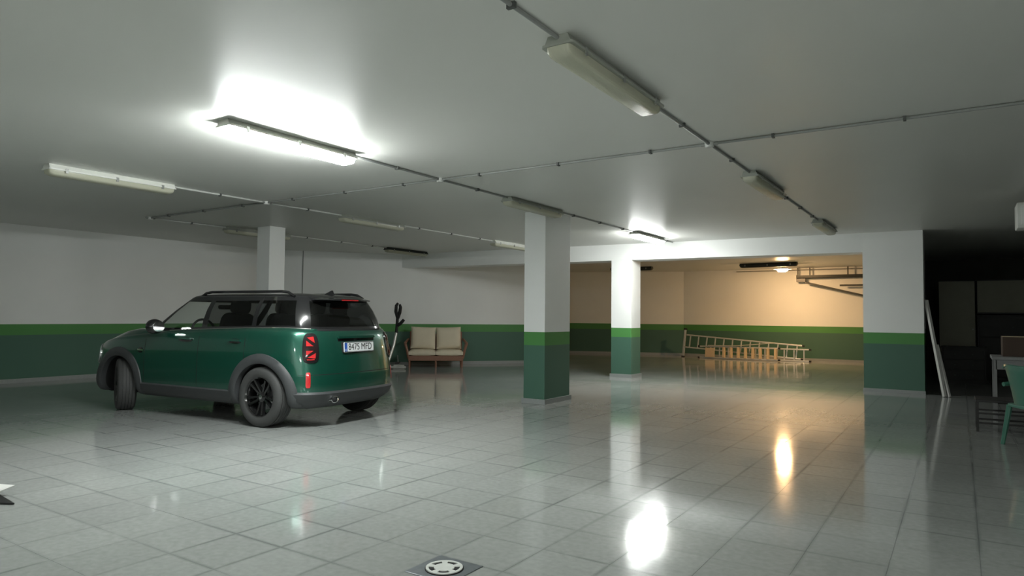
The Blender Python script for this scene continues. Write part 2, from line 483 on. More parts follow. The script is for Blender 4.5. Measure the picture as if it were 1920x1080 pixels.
for i in range(-36, 13):
    for j in range(-15, 56):
        x = TX0 + (i + .5) * TILE; y = TY0 + (j + .5) * TILE
        if x < -14.2 or x > XR or y < YB or y > 22.5: continue
        d = Vector((x, y, 0)) - Vector((0, 0, CAM_H))
        zc = d.dot(fw); vis = False
        if zc > 0.3:
            px = 960 + FPX * d.dot(r2) / zc; py = 540 - FPX * d.dot(u2) / zc
            vis = -60 < px < 1980 and py < 1130
        cells.append((0 if vis else 1, d.length, x, y))
cells.sort()
for n, (v, dist, x, y) in enumerate(cells[:300]):
    o = bpy.data.objects.new('tile', random.choice(tile_meshes)); COL.objects.link(o)
    o.parent = floor; o.location = (x, y, random.uniform(-0.0006, 0.0))
b = bmesh.new()
for v, dist, x, y in cells[300:]:
    tile_bm(b, x, y, random.gauss(0, 0.0011), random.gauss(0, 0.0011))
me = bpy.data.meshes.new('tile_field'); b.to_mesh(me); b.free(); me.materials.append(M['tile'])
o = bpy.data.objects.new('tile_field', me); COL.objects.link(o); o.parent = floor; o['kind'] = 'stuff'

# ================================================================ CEILING LAMPS AND CONDUITS
ROWS = {'A': -1.83, 'B': -4.90, 'C': -8.00, 'D': -10.98}
LAMP_L = 1.36
def rounded(w, h, r, n=4):
    out = []
    for cx, cy, a0 in ((w/2-r, h/2-r, 0), (-w/2+r, h/2-r, 90), (-w/2+r, -h/2+r, 180), (w/2-r, -h/2+r, 270)):
        for k in range(n+1):
            a = R(a0 + 90*k/n); out.append((cx + r*math.cos(a), cy + r*math.sin(a)))
    return out
def lamp(x, y0, label, state='off', body='lamp_body', length=LAMP_L, rotz=0.0, group='ceiling tube lamps', name='ceiling_lamp'):
    """weatherproof tube lamp; local +Y along the tube, z = 0 at the ceiling"""
    t = thing(name, label, 'lamp', (x, y0, H), rotz, group)
    L = length
    hm = MB()
    hm.poly([(-.062,0,0),(.062,0,0),(.084,0,-.05),(-.084,0,-.05),(-.062,L,0),(.062,L,0),(.084,L,-.05),(-.084,L,-.05)],
            [(0,1,2,3),(4,7,6,5),(0,4,5,1),(1,5,6,2),(2,6,7,3),(3,7,4,0)])
    hm.build('housing', M[body], t)
    rim = MB(); rim.prism(rounded(.20, L + .02, .02), -.060, -.046, Matrix.Translation((0, L/2, 0))); rim.build('rim', M[body], t)
    # cover: lofted rounded trough
    cv = MB(); secs = []
    for (yy, sc, dz) in ((0.0, .80, -.015), (.012, .94, -.045), (.05, 1, -.058), (L-.05, 1, -.058), (L-.012, .94, -.045), (L, .80, -.015)):
        ring = []
        for k in range(11):
            a = math.pi * k / 10
            ca, sa = math.cos(a), math.sin(a)
            px = .078 * sc * (abs(ca) ** .55) * (1 if ca >= 0 else -1)
            pz = -.060 + dz * (sa ** .55 if sa > 0 else 0)
            ring.append(cv.bm.verts.new((px, yy, pz)))
        secs.append(ring)
    for a, b_ in zip(secs, secs[1:]):
        for k in range(10): cv.bm.faces.new((a[k], a[k+1], b_[k+1], b_[k]))
    cv.bm.faces.new(secs[0]); cv.bm.faces.new(list(reversed(secs[-1])))
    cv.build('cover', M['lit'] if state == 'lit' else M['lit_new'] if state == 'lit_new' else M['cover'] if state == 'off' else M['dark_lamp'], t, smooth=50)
    if state == 'off':
        for sx in (-.035, .035):
            tm = MB(); tm.tube([(sx, .06, -.085), (sx, L-.06, -.085)], .013, 8); tm.build('tube', M['tube'], t, smooth=True)
    for sx in (-1, 1):
        for yy in (.16, L/2, L-.16):
            c = MB(); c.box((sx*.097-.005, yy-.014, -.082), (sx*.097+.005, yy+.014, -.034), bev=.002); c.build('clip', M['lamp_clip'], t)
    return t
DARKB = 'lamp_body'
Y1, Y2, Y3 = 3.20, 7.28, 11.37
lamp(ROWS['A'], Y1, 'large unlit tube lamp on the empty conduit row, first before the cross conduit')
lamp(ROWS['A'], Y2, 'unlit tube lamp with warm glow on cover, just past the cross conduit')
lamp(ROWS['A'], Y3, 'unlit tube lamp with orange glow, last of its row before the header beam')
lamp(ROWS['B'], Y1, 'brightly lit tube lamp above the car', 'lit')
lamp(ROWS['B'], Y2, 'unlit tube lamp touching the head of the middle pillar')
lamp(ROWS['B'], Y3, 'lit tube lamp hanging in front of the header beam', 'lit_new')
lamp(ROWS['C'], Y1, 'unlit tube lamp, body coloured white as if lit, at the start of its conduit, over the car bonnet side', body='lamp_white')  # white body stands in for light from the neighbouring lamp
lamp(ROWS['C'], Y2, 'unlit tube lamp with a glint on one end, above the car roof')
lamp(ROWS['C'], Y3, 'tube lamp coloured white as if lit, half hidden behind the middle pillar', body='lamp_white')
lamp(ROWS['D'], Y2, 'dim tube lamp half hidden behind the pillar at the car')
lamp(ROWS['D'], Y3, 'dark tube lamp above the sofa near the header beam', body='dark_lamp')
lamp(-7.85, 19.65, 'dark lamp on the bay ceiling, half hidden by the bright pillar', 'dark', 'dark_lamp', rotz=R(90), group='dark lamps in the ladder bay')
lamp(-3.70, 19.75, 'dark lamp on the bay ceiling beside the warm bulb', 'dark', 'dark_lamp', length=1.55, rotz=R(87), group='dark lamps in the ladder bay')

# unseen fill lamps added behind the viewpoint to brighten the room, on the same grid
for x_, y_, l_ in ((1.24, Y1-8.16, 'outermost conduit row, by the wall behind'), (1.24, Y1-4.08, 'outermost conduit row, right behind the viewpoint'),
                   (ROWS['A'], Y1-8.16, 'empty conduit row, by the wall behind')):
    lamp(x_, y_, 'added unseen fill lamp on the ' + l_, 'lit_new')

# warm bulkhead bulb in the ladder bay
wb = thing('bulkhead_lamp', 'glowing warm oval lamp on the ceiling of the ladder bay', 'lamp', (-4.19, 20.25, H))
bm_ = MB(); bm_.lathe([(0,0),(.05,0),(.05,-.02),(.012,-.025),(.012,-.125),(0,-.125)], 16); bm_.build('stem', M['lamp_white'], wb, smooth=True)
bm_ = MB(); bm_.lathe([(0,-.12),(.12,-.125),(.19,-.155),(.19,-.16),(.12,-.155),(0,-.155)], 24, Matrix.Diagonal((1.3,1,1,1)).to_4x4()); bm_.build('base', M['lamp_white'], wb, smooth=True)
bm_ = MB(); bm_.lathe([(.118,-.155),(.115,-.18),(.095,-.21),(.06,-.23),(0,-.235)], 24, Matrix.Diagonal((1.3,1,1,1)).to_4x4()); bm_.build('globe', M['warm'], wb, smooth=True)

# white ceiling unit at the right side
ru = thing('emergency_light', 'white box-shaped ceiling light above the store entrance', 'lamp', (0.80, 10.2, H))
mb = MB(); mb.box((-.22,-.18,-.45),(.22,.18,-.14), bev=.02); mb.build('case', M['lamp_white'], ru, smooth=True)
mb = MB(); mb.box((-.03,-.03,-.15),(.03,.03,0)); mb.build('mount', M['lamp_white'], ru)
mb = MB(); mb.box((-.18,-.19,-.41),(.18,-.178,-.18), bev=.004); mb.build('lens', M['tube'], ru)

# conduits (one per straight run) with saddle clips
CZ = H - 0.014
def conduit(a, b, label, clips=True, r=0.012, step=0.85, m='pvc'):
    o = MB(); o.tube([(*a, CZ), (*b, CZ)], r, 8)
    ob = tag(o.build('conduit', M[m], smooth=True), label, 'conduit', 'ceiling conduits')
    if clips:
        A = Vector((*a, 0)); B = Vector((*b, 0)); L = (B-A).length; d = (B-A).normalized()
        n = max(1, int(L/step)); ang = math.atan2(d.y, d.x)
        for k in range(n):
            q = A + d * (L*(k+.5)/n)
            c = MB(); c.box((-.010,-.024,-.018),(.010,.024,.0138), Matrix.Translation((q.x,q.y,CZ)) @ Matrix.Rotation(ang,4,'Z')); c.build('saddle_clip', M['pvc_d'], ob)
    return ob
YC = 5.92
names = {'A':'of the empty lamp row','B':'of the lit lamp row','C':'of the white lamp row','D':'of the long wall row'}
for k, x in ROWS.items():
    cm_ = 'pvc_w' if k in 'CD' else 'pvc'  # two rows coloured paler to show light falling on them
    if k != 'D':
        if k == 'A': conduit((x, YB), (x, Y1), '%s conduit %s, leading up to its first lamp' % ('white' if k in 'CD' else 'grey', names[k]))
        conduit((x, Y1+LAMP_L), (x, YC-.06), '%s conduit %s, from first lamp to the cross conduit' % ('white' if k in 'CD' else 'grey', names[k]), m=cm_)
    conduit((x, YC+.06), (x, Y2), '%s conduit %s, from cross conduit to the next lamp' % ('white' if k in 'CD' else 'grey', names[k]), m=cm_)
    conduit((x, Y2+LAMP_L), (x, Y3), '%s conduit %s, running up to its last lamp' % ('white' if k in 'CD' else 'grey', names[k]), m=cm_)
conduit((ROWS['B'], Y3+LAMP_L), (ROWS['B'], 13.37), 'short conduit stub between last lit lamp and the header beam')
xs = [XR, ROWS['A'], ROWS['B'], ROWS['C'], ROWS['D']]
cl = ['beyond the empty lamp row','between the empty and the lit lamp rows','between the lit and the white lamp rows','between the white lamp row and the long wall row']
for a, b, l in zip(xs, xs[1:], cl):
    conduit((a-.06, YC), (b+.06, YC), 'cross conduit ' + l)
for k in ROWS:
    j = MB(); j.lathe([(0,-.045),(.030,-.045),(.040,-.036),(.042,0),(0,0)], 16)
    jb = tag(j.build('junction_box', M['pvc_w'], smooth=True, loc=(ROWS[k], YC, H)), 'round junction box on the cross conduit, at the conduit ' + names[k], 'junction box', 'conduit junction boxes')
    for (dx, dy) in ((1,0),(-1,0),(0,1),(0,-1)):
        e = MB(); e.tube([(dx*.03, dy*.03, -.014), (dx*.075, dy*.075, -.014)], .016, 8); e.build('gland', M['pvc'], jb, smooth=True)

# thin pipe on the oblique wall
wd = (Vector(W1) - Vector(K)).normalized(); wn_ = Vector((wd.y, -wd.x))
q = Vector(K) + wd * 0.95 + wn_ * 0.011
o = MB(); o.tube([(q.x, q.y, 1.06), (q.x, q.y, H)], .010, 8)
tag(o.build('wall_pipe', M['pvc'], smooth=True), 'thin grey pipe running up the slanting white wall', 'pipe')

# ================================================================ CAR
CAR_LOC, CAR_ROT = (-6.68, 5.72, 0.0), R(185.2)     # origin: ground under the rear axle, +x towards the bonnet
car = thing('car', 'dark green compact crossover car with black roof parked on the tiled floor', 'car', CAR_LOC, CAR_ROT)
WB = 2.62
# key columns, rear centre to front centre (left half): body outline, glasshouse at belt, glasshouse at roof
KEYS = [
 ((-.700,0),(-.590,0),(-.400,0)), ((-.694,.28),(-.584,.27),(-.395,.24)), ((-.665,.52),(-.560,.48),(-.380,.41)),
 ((-.585,.71),(-.495,.600),(-.340,.490)), ((-.43,.822),(-.370,.715),(-.250,.580)), ((-.18,.872),(-.10,.780),(-.06,.635)),
 ((.18,.886),(.18,.790),(.19,.645)), ((.26,.887),(.25,.792),(.25,.647)), ((.65,.885),(.65,.795),(.63,.652)),
 ((1.02,.884),(1.02,.795),(1.0,.655)), ((1.12,.884),(1.12,.795),(1.08,.655)), ((1.55,.884),(1.55,.792),(1.27,.650)),
 ((2.02,.885),(1.98,.780),(1.46,.635)), ((2.22,.886),(2.10,.760),(1.52,.605)), ((2.62,.888),(2.22,.66),(1.58,.50)),
 ((2.98,.862),(2.32,.48),(1.62,.36)), ((3.24,.765),(2.38,.32),(1.645,.24)), ((3.40,.56),(2.41,.19),(1.655,.14)),
 ((3.475,.29),(2.425,.09),(1.66,.07)), ((3.495,0),(2.43,0),(1.66,0))]
SUB = 4
def cr(p0, p1, p2, p3, t):
    return tuple(.5*((2*b) + (c-a)*t + (2*a-5*b+4*c-d)*t*t + (-a+3*b-3*c+d)*t*t*t) for a, b, c, d in zip(p0, p1, p2, p3))
def curve(which):
    pts = [k[which] for k in KEYS]
    ext = [(pts[1][0], -pts[1][1])] + pts + [(pts[-2][0], -pts[-2][1])]
    out = []
    for i in range(1, len(ext)-2):
        for s in range(SUB): out.append(cr(ext[i-1], ext[i], ext[i+1], ext[i+2], s/SUB))
    out.append(pts[-1])
    return out
OB, OG, OR_ = curve(0), curve(1), curve(2)
NC = len(OB)                                  # columns on the half
def lin(tab, x):
    if x <= tab[0][0]: return tab[0][1]
    for (a, va), (b, vb) in zip(tab, tab[1:]):
        if x <= b: return va + (vb-va)*(x-a)/(b-a)
    return tab[-1][1]
ZT = [(-.75,1.085),(-.4,1.105),(.3,1.095),(1.1,1.065),(2.0,1.025),(2.4,.99),(2.8,.945),(3.1,.885),(3.3,.82),(3.5,.74)]
def ztop(x): return lin(ZT, x)
def zgl(x): return lin([(-.7,1.10),(-.3,1.122),(.3,1.112),(1.1,1.082),(2.0,1.045),(2.43,1.045)], x)
def onorm(o, i):
    a = o[i-1] if i > 0 else (o[1][0], -o[1][1]); b = o[i+1] if i < NC-1 else (o[-2][0], -o[-2][1])
    d = Vector((b[0]-a[0], b[1]-a[1])).normalized()
    n = Vector((-d.y, d.x))
    return n if n.dot(Vector((o[i][0]-1.3, o[i][1]))) > 0 else -n
NB = [onorm(OB, i) for i in range(NC)]
ZB = 0.215
ROWS_B = [(0,.13),(.045,.06),(.12,.022),(.20,.006),(.30,.0),(.42,0),(.54,.001),(.66,.004),(.76,.009),(.85,.017),(.92,.028),(.965,.042),(.99,.058),(1.0,.078)]
def smooth01(t): t = max(0, min(1, t)); return t*t*(3-2*t)
def rear_extra(x, t): return 0.045 * smooth01((t-.40)/.6) * smooth01((-.35-x)/.25)
def bpt(i, t, d):
    x, y = OB[i]; n = NB[i]; dd = d + rear_extra(x, t)
    dd -= 0.022 * smooth01((x*-1 - .45)/.2) * smooth01((.46-t)/.08) * smooth01((t-.05)/.1)      # bumper stands proud
    return Vector((x - n.x*dd, max(0, y - n.y*dd) if i not in (0, NC-1) else 0.0, ZB + t*(ztop(x)-ZB)))
GRID = [[bpt(i, t, d) for (t, d) in ROWS_B] for i in range(NC)]
TT = [t for t, d in ROWS_B]
def S(u, z):
    """point on the left body side: u in key units (0..19), z height; plus outward normal"""
    def P(u, z):
        f = max(0, min(NC-1.001, u*SUB)); i = int(f); a = f-i
        def col(c):
            x = OB[c][0]; t = (z-ZB)/(ztop(x)-ZB); t = max(0, min(.9999, t))
            for k in range(len(TT)-1):
                if TT[k] <= t <= TT[k+1]:
                    s = (t-TT[k])/(TT[k+1]-TT[k]); return GRID[c][k].lerp(GRID[c][k+1], s)
        return col(i).lerp(col(i+1), a)
    p = P(u, z); e = 0.02
    du = P(u+e*3, z) - P(u-e*3, z); dz = P(u, z+e) - P(u, z-e)
    n = du.cross(dz).normalized()
    if n.dot(p - Vector((1.3, 0, .6))) < 0: n = -n
    return p, n
def u_of_x(x):
    best = min(range(8, NC-16), key=lambda i: abs(OB[i][0]-x))
    lo = max(8, best-1)
    for i in range(lo, min(NC-17, best+1)):
        a, b_ = OB[i][0], OB[i+1][0]
        if min(a,b_) <= x <= max(a,b_): return (i + (x-a)/(b_-a))/SUB
    return best/SUB
PARTS = ['body_shell','lower_cladding','cabin_tub','front_door','rear_door','front_door','rear_door','tailgate','rear_bumper','bonnet','front_bumper','wheel_well','wheel_well','wheel_well','wheel_well','front_wing','front_wing']
PMAT = ['paint','clad','interior','paint','paint','paint','paint','paint','paint','paint','paint','black','black','black','black','paint','paint']
hull = bmesh.new()
def ring(pts_half):
    v = [hull.verts.new(p) for p in pts_half]
    w = [hull.verts.new((p[0], -p[1], p[2])) for p in pts_half[1:-1]]
    return v + w[::-1]          # closed loop: left half rear->front, then right half front->rear
NR = 2*NC - 2
rings = [ring([bpt(i, t, d) for i in range(NC)]) for (t, d) in ROWS_B]
for s_ in (.3, .62, 1.0):
    pp = []
    for i in range(NC):
        a = bpt(i, *ROWS_B[-1]); g = OG[i]; zg = zgl(g[0])
        q_ = a.lerp(Vector((g[0], g[1], zg)), s_)
        if i/SUB > 12: q_.z += math.sin(math.pi*s_) * .075 * smooth01((i/SUB-12)/3)
        pp.append(q_)
    rings.append(ring(pp))
nb = len(ROWS_B)
rings.append(ring([Vector((g[0] - (.03 if i < 12 else -.0), g[1]*.965, .80)) + Vector(((.06 if i < 12 else -.04), 0, 0)) for i, g in enumerate(OG)]))
def part_of(rk, kk):
    left = kk < NC-1
    c = kk if left else NR-1-kk            # half column index of the quad
    u = (c+.5)/SUB
    t = (TT[rk]+TT[rk+1])/2 if rk+1 < nb else 1.1
    if rk >= nb+2: return 2
    if t < .12: return 1
    if rk >= nb-1:
        return 9 if u > 13.2 else 0
    if 4 > u and t < .42: return 8
    if u < 2.5: return 7
    if 7 < u < 9.5: return 4 if left else 6
    if 9.5 < u < 12.25: return 3 if left else 5
    if u > 15.2 and t < .62: return 10
    if u > 12.25: return 15 if left else 16
    return 0
for rk in range(len(rings)-1):
    a, b_ = rings[rk], rings[rk+1]
    for kk in range(NR):
        k2 = (kk+1) % NR
        f = hull.faces.new((a[kk], a[k2], b_[k2], b_[kk])); f.material_index = part_of(rk, kk)
f = hull.faces.new(list(reversed(rings[0]))); f.material_index = 1
f = hull.faces.new(rings[-1]); f.material_index = 2
bmesh.ops.recalc_face_normals(hull, faces=list(hull.faces))
hme = bpy.data.meshes.new('hull'); hull.to_mesh(hme); hull.free()
pm_list = []
for i, n in enumerate(PARTS):
    hme.materials.append(M[PMAT[i]])
hob = bpy.data.objects.new('hull', hme); COL.objects.link(hob)
cut = MB()
for ax in (0, WB):
    for sy in (1, -1):
        cut.lathe([(0,-.25),(.395,-.25),(.395,.25),(0,.25)], 40, Matrix.Translation((ax, sy*.80, .335)) @ Matrix.Rotation(R(90), 4, 'X'))
cob = cut.build('cutter', M['black'])
cob.data.materials.clear()
for i in range(len(PARTS)): cob.data.materials.append(M[PMAT[i]])
cob.data.polygons.foreach_set('material_index', [11 + (1 if p.center.x > 1.3 else 0)*2 + (1 if p.center.y > 0 else 0) for p in cob.data.polygons])
bo = hob.modifiers.new('b', 'BOOLEAN'); bo.object = cob; bo.operation = 'DIFFERENCE'; bo.solver = 'EXACT'
try: bo.material_mode = 'INDEX'
except Exception: pass
dg = bpy.context.evaluated_depsgraph_get()
res = bpy.data.meshes.new_from_object(hob.evaluated_get(dg))
hull_polys = [(p.material_index, [tuple(res.vertices[v].co) for v in p.vertices]) for p in res.polygons]
for o in (hob, cob): bpy.data.objects.remove(o)
car_parts = {}
for pi, pname in enumerate(PARTS):
    pb = bmesh.new(); vmap = {}
    for mi, cs in hull_polys:
        if mi != pi: continue
        vs = []
        for c in cs:
            key = tuple(round(v, 5) for v in c)
            if key not in vmap: vmap[key] = pb.verts.new(c)
            if vmap[key] not in vs: vs.append(vmap[key])
        if len(vs) > 2:
            try: pb.faces.new(vs)
            except ValueError: pass
    if not pb.faces: pb.free(); continue
    me = bpy.data.meshes.new(pname); pb.to_mesh(me); pb.free()
    me.materials.append(M[PMAT[pi]]); smooth_mesh(me, 35)
    o = bpy.data.objects.new(pname, me); COL.objects.link(o); o.parent = car
    car_parts[pi] = o

# ---- glasshouse
ZR = 1.475
GT = [0, .07, .30, .60, .88, 1.0]
def gpt(i, t):
    b0 = OG[i]; r0 = OR_[i]; z0 = zgl(b0[0]); zr = ZR if i/SUB > 4 else ZR - .01*(1 - i/SUB/4)
    x = b0[0] + (r0[0]-b0[0])*t; y = b0[1] + (r0[1]-b0[1])*t
    n = onorm(OG, i); bul = .028*math.sin(math.pi*t)
    if i in (0, NC-1): return Vector((x + n.x*bul, 0, z0 + (zr-z0)*t))
    return Vector((x + n.x*bul, y + n.y*bul, z0 + (zr-z0)*t))
WINS = [('rear_window', 0, 3, 'privacy', True), ('quarter_window', 4, 6, 'privacy', False), ('rear_door_window', 7, 9, 'privacy', False),
        ('front_door_window', 10, 12, 'glass', False), ('windscreen', 13, 19, 'glass', True)]
def gl_quads(c0, c1, r0, r1, mirror):
    out = []
    for c in range(c0, c1):
        for r in range(r0, r1):
            q4 = [gpt(c, GT[r]), gpt(c+1, GT[r]), gpt(c+1, GT[r+1]), gpt(c, GT[r+1])]
            if mirror: q4 = [Vector((p.x, -p.y, p.z)) for p in q4]
            out.append(q4)
    return out
def quads_obj(name, quads, m, parent, off=0.0, smooth=30, solid=0.0):
    b = bmesh.new()
    for q4 in quads:
        try: b.faces.new([b.verts.new(p) for p in q4])
        except ValueError: pass
    bmesh.ops.remove_doubles(b, verts=list(b.verts), dist=1e-5)
    bmesh.ops.recalc_face_normals(b, faces=list(b.faces))
    me = bpy.data.meshes.new(name); b.to_mesh(me); b.free(); me.materials.append(m); smooth_mesh(me, smooth)
    o = bpy.data.objects.new(name, me); COL.objects.link(o); o.parent = parent
    return o
iswin = set()
for n, k0, k1, mm, both in WINS:
    c0, c1 = k0*SUB, k1*SUB
    for c in range(c0, c1):
        for r in range(1, 4): iswin.add((c, r))
    if both: quads_obj(n, gl_quads(c0, c1, 1, 4, False) + gl_quads(c0, c1, 1, 4, True), M[mm], car)
    else:
        quads_obj(n, gl_quads(c0, c1, 1, 4, False), M[mm], car); quads_obj(n, gl_quads(c0, c1, 1, 4, True), M[mm], car)
fq = []
for c in range(NC-1):
    for r in range(5):
        if (c, r) in iswin: continue
        for mir in (False, True): fq += gl_quads(c, c+1, r, r+1, mir)
# pillars with some inner thickness at the window edges
quads_obj('window_frame', fq, M['gblack'], car)
# chrome-less black belt strip
for sy in (1, -1):
    st = MB(); st.tube([(gpt(i, 0).x, sy*(gpt(i, 0).y+.006), gpt(i, 0).z-.004) for i in range(3*SUB, 13*SUB)], .011, 6); st.build('belt_trim', M['chrome'], car, smooth=True)
# roof
rf = bmesh.new()
def rring(s, z):
    pts_ = [Vector((.62 + (OR_[i][0]-.62)*s, OR_[i][1]*s, z)) for i in range(NC)]
    v = [rf.verts.new(p) for p in pts_]; w = [rf.verts.new((p.x, -p.y, p.z)) for p in pts_[1:-1]]
    return v + w[::-1]
rr_ = [rring(1.0, ZR-.006), rring(.975, ZR+.014), rring(.90, ZR+.032), rring(.72, ZR+.05), rring(.45, ZR+.058), rring(.15, ZR+.06)]
for a, b_ in zip(rr_, rr_[1:]):
    for k in range(NR): rf.faces.new((a[k], a[(k+1) % NR], b_[(k+1) % NR], b_[k]))
rf.faces.new(rr_[-1])
me = bpy.data.meshes.new('roof'); rf.to_mesh(me); rf.free(); me.materials.append(M['roofpaint']); smooth_mesh(me, 50)
roof = bpy.data.objects.new('roof', me); COL.objects.link(roof); roof.parent = car
# spoiler over the rear window
sp = MB(); prof = []
for k in range(9):
    y = -.49 + .98*k/8; a = abs(y)/.49
    xe = -.535 + .10*a**3; prof.append((y, xe))
vs1 = []
for y, xe in prof:
    vs1.append([sp.bm.verts.new(v) for v in ((-.30, y, ZR+.012), (xe, y*.98, ZR-.012-.01*(abs(y)/.49)**2), (xe+.008, y*.98, ZR-.032), (-.33, y, ZR-.035))])
for a, b_ in zip(vs1, vs1[1:]):
    for k in range(4): sp.bm.faces.new((a[k], a[(k+1) % 4], b_[(k+1) % 4], b_[k]))
sp.bm.faces.new(vs1[0]); sp.bm.faces.new(list(reversed(vs1[-1])))
spo = sp.build('spoiler', M['roofpaint'], car, smooth=40)
o = MB(); o.box((-.536,-.14,ZR-.034),(-.52,.14,ZR-.022)); o.build('brake_lamp', M['red'], spo)
# roof rails
for sy in (1, -1):
    rl = MB(); rp_ = []
    for k in range(17):
        a = k/16; x = -.22 + 1.62*a
        zz = ZR + .010 + .055*min(1, (min(a, 1-a)/.09))**.6 if 0 < a < 1 else ZR+.005
        rp_.append((x, sy*(.600 - .02*abs(a-.5)), zz))
    rl.tube(rp_, .017, 8); ro = rl.build('roof_rail', M['gblack'], car, smooth=True)
an = MB()
an.poly([(-.26,-.02,ZR+.035),(-.26,.02,ZR+.035),(-.10,.012,ZR+.04),(-.10,-.012,ZR+.04),(-.25,0,ZR+.095),(-.225,0,ZR+.095)],
        [(0,1,2,3),(0,4,1),(1,4,5,2),(2,5,3),(3,5,4,0)]); an.build('antenna_fin', M['gblack'], roof)

# ---- conformal patches on the body
def patch(name, m, uc, zc, du, dz, off, parent, sy=1, rows=4, n=28, pw=3.0, thick=0.012, sm=40, rot=0.0):
    mb = MB(); rs = []
    for r in range(rows+2):
        s_ = 1 - r/(rows+1) if r else 1
        lv = []
        rr = 1.0 if r <= 1 else 1 - (r-1)/rows
        for k in range(n):
            a = 2*math.pi*k/n; ca, sa = math.cos(a), math.sin(a)
            ex = abs(ca)**(2/pw)*(1 if ca >= 0 else -1); ey = abs(sa)**(2/pw)*(1 if sa >= 0 else -1)
            e1 = ex*math.cos(rot)-ey*math.sin(rot); e2 = ex*math.sin(rot)+ey*math.cos(rot)
            p, nn = S(uc + du*e1*rr, zc + dz*e2*rr)
            hgt = -thick if r == 0 else off + .35*off*(1-rr*rr)
            p = p + nn*hgt
            lv.append(mb.bm.verts.new((p.x, sy*p.y, p.z)))
            if rr <= 0.001: break
        rs.append(lv)
    for a, b_ in zip(rs, rs[1:]):
        for k in range(n):
            k2 = (k+1) % n
            if len(b_) == 1: mb.bm.faces.new((a[k], a[k2], b_[0]))
            else: mb.bm.faces.new((a[k], a[k2], b_[k2], b_[k]))
    return mb.build(name, m, parent, smooth=sm)
def strip(name, m, pts_uz, w, off, parent, sy=1):
    """flat raised band following (u, z) points on the body"""
    mb = MB(); prev = None
    for k, (u, z) in enumerate(pts_uz):
        p, nn = S(u, z)
        a = Vector(pts_uz[min(k+1, len(pts_uz)-1)]) - Vector(pts_uz[max(k-1, 0)])
        q1, _ = S(u + a[0]*.02, z + a[1]*.02); q0, _ = S(u - a[0]*.02, z - a[1]*.02)
        d = (q1-q0).normalized(); sd = nn.cross(d).normalized()*w
        r4 = [p+sd-nn*.004, p+sd+nn*off, p-sd+nn*off, p-sd-nn*.004]
        r4 = [mb.bm.verts.new((v.x, sy*v.y, v.z)) for v in r4]
        if prev:
            for i in range(4): mb.bm.faces.new((prev[i], prev[(i+1) % 4], r4[(i+1) % 4], r4[i]))
        else: mb.bm.faces.new(r4)
        prev = r4
    mb.bm.faces.new(list(reversed(prev)))
    return mb.build(name, m, parent)
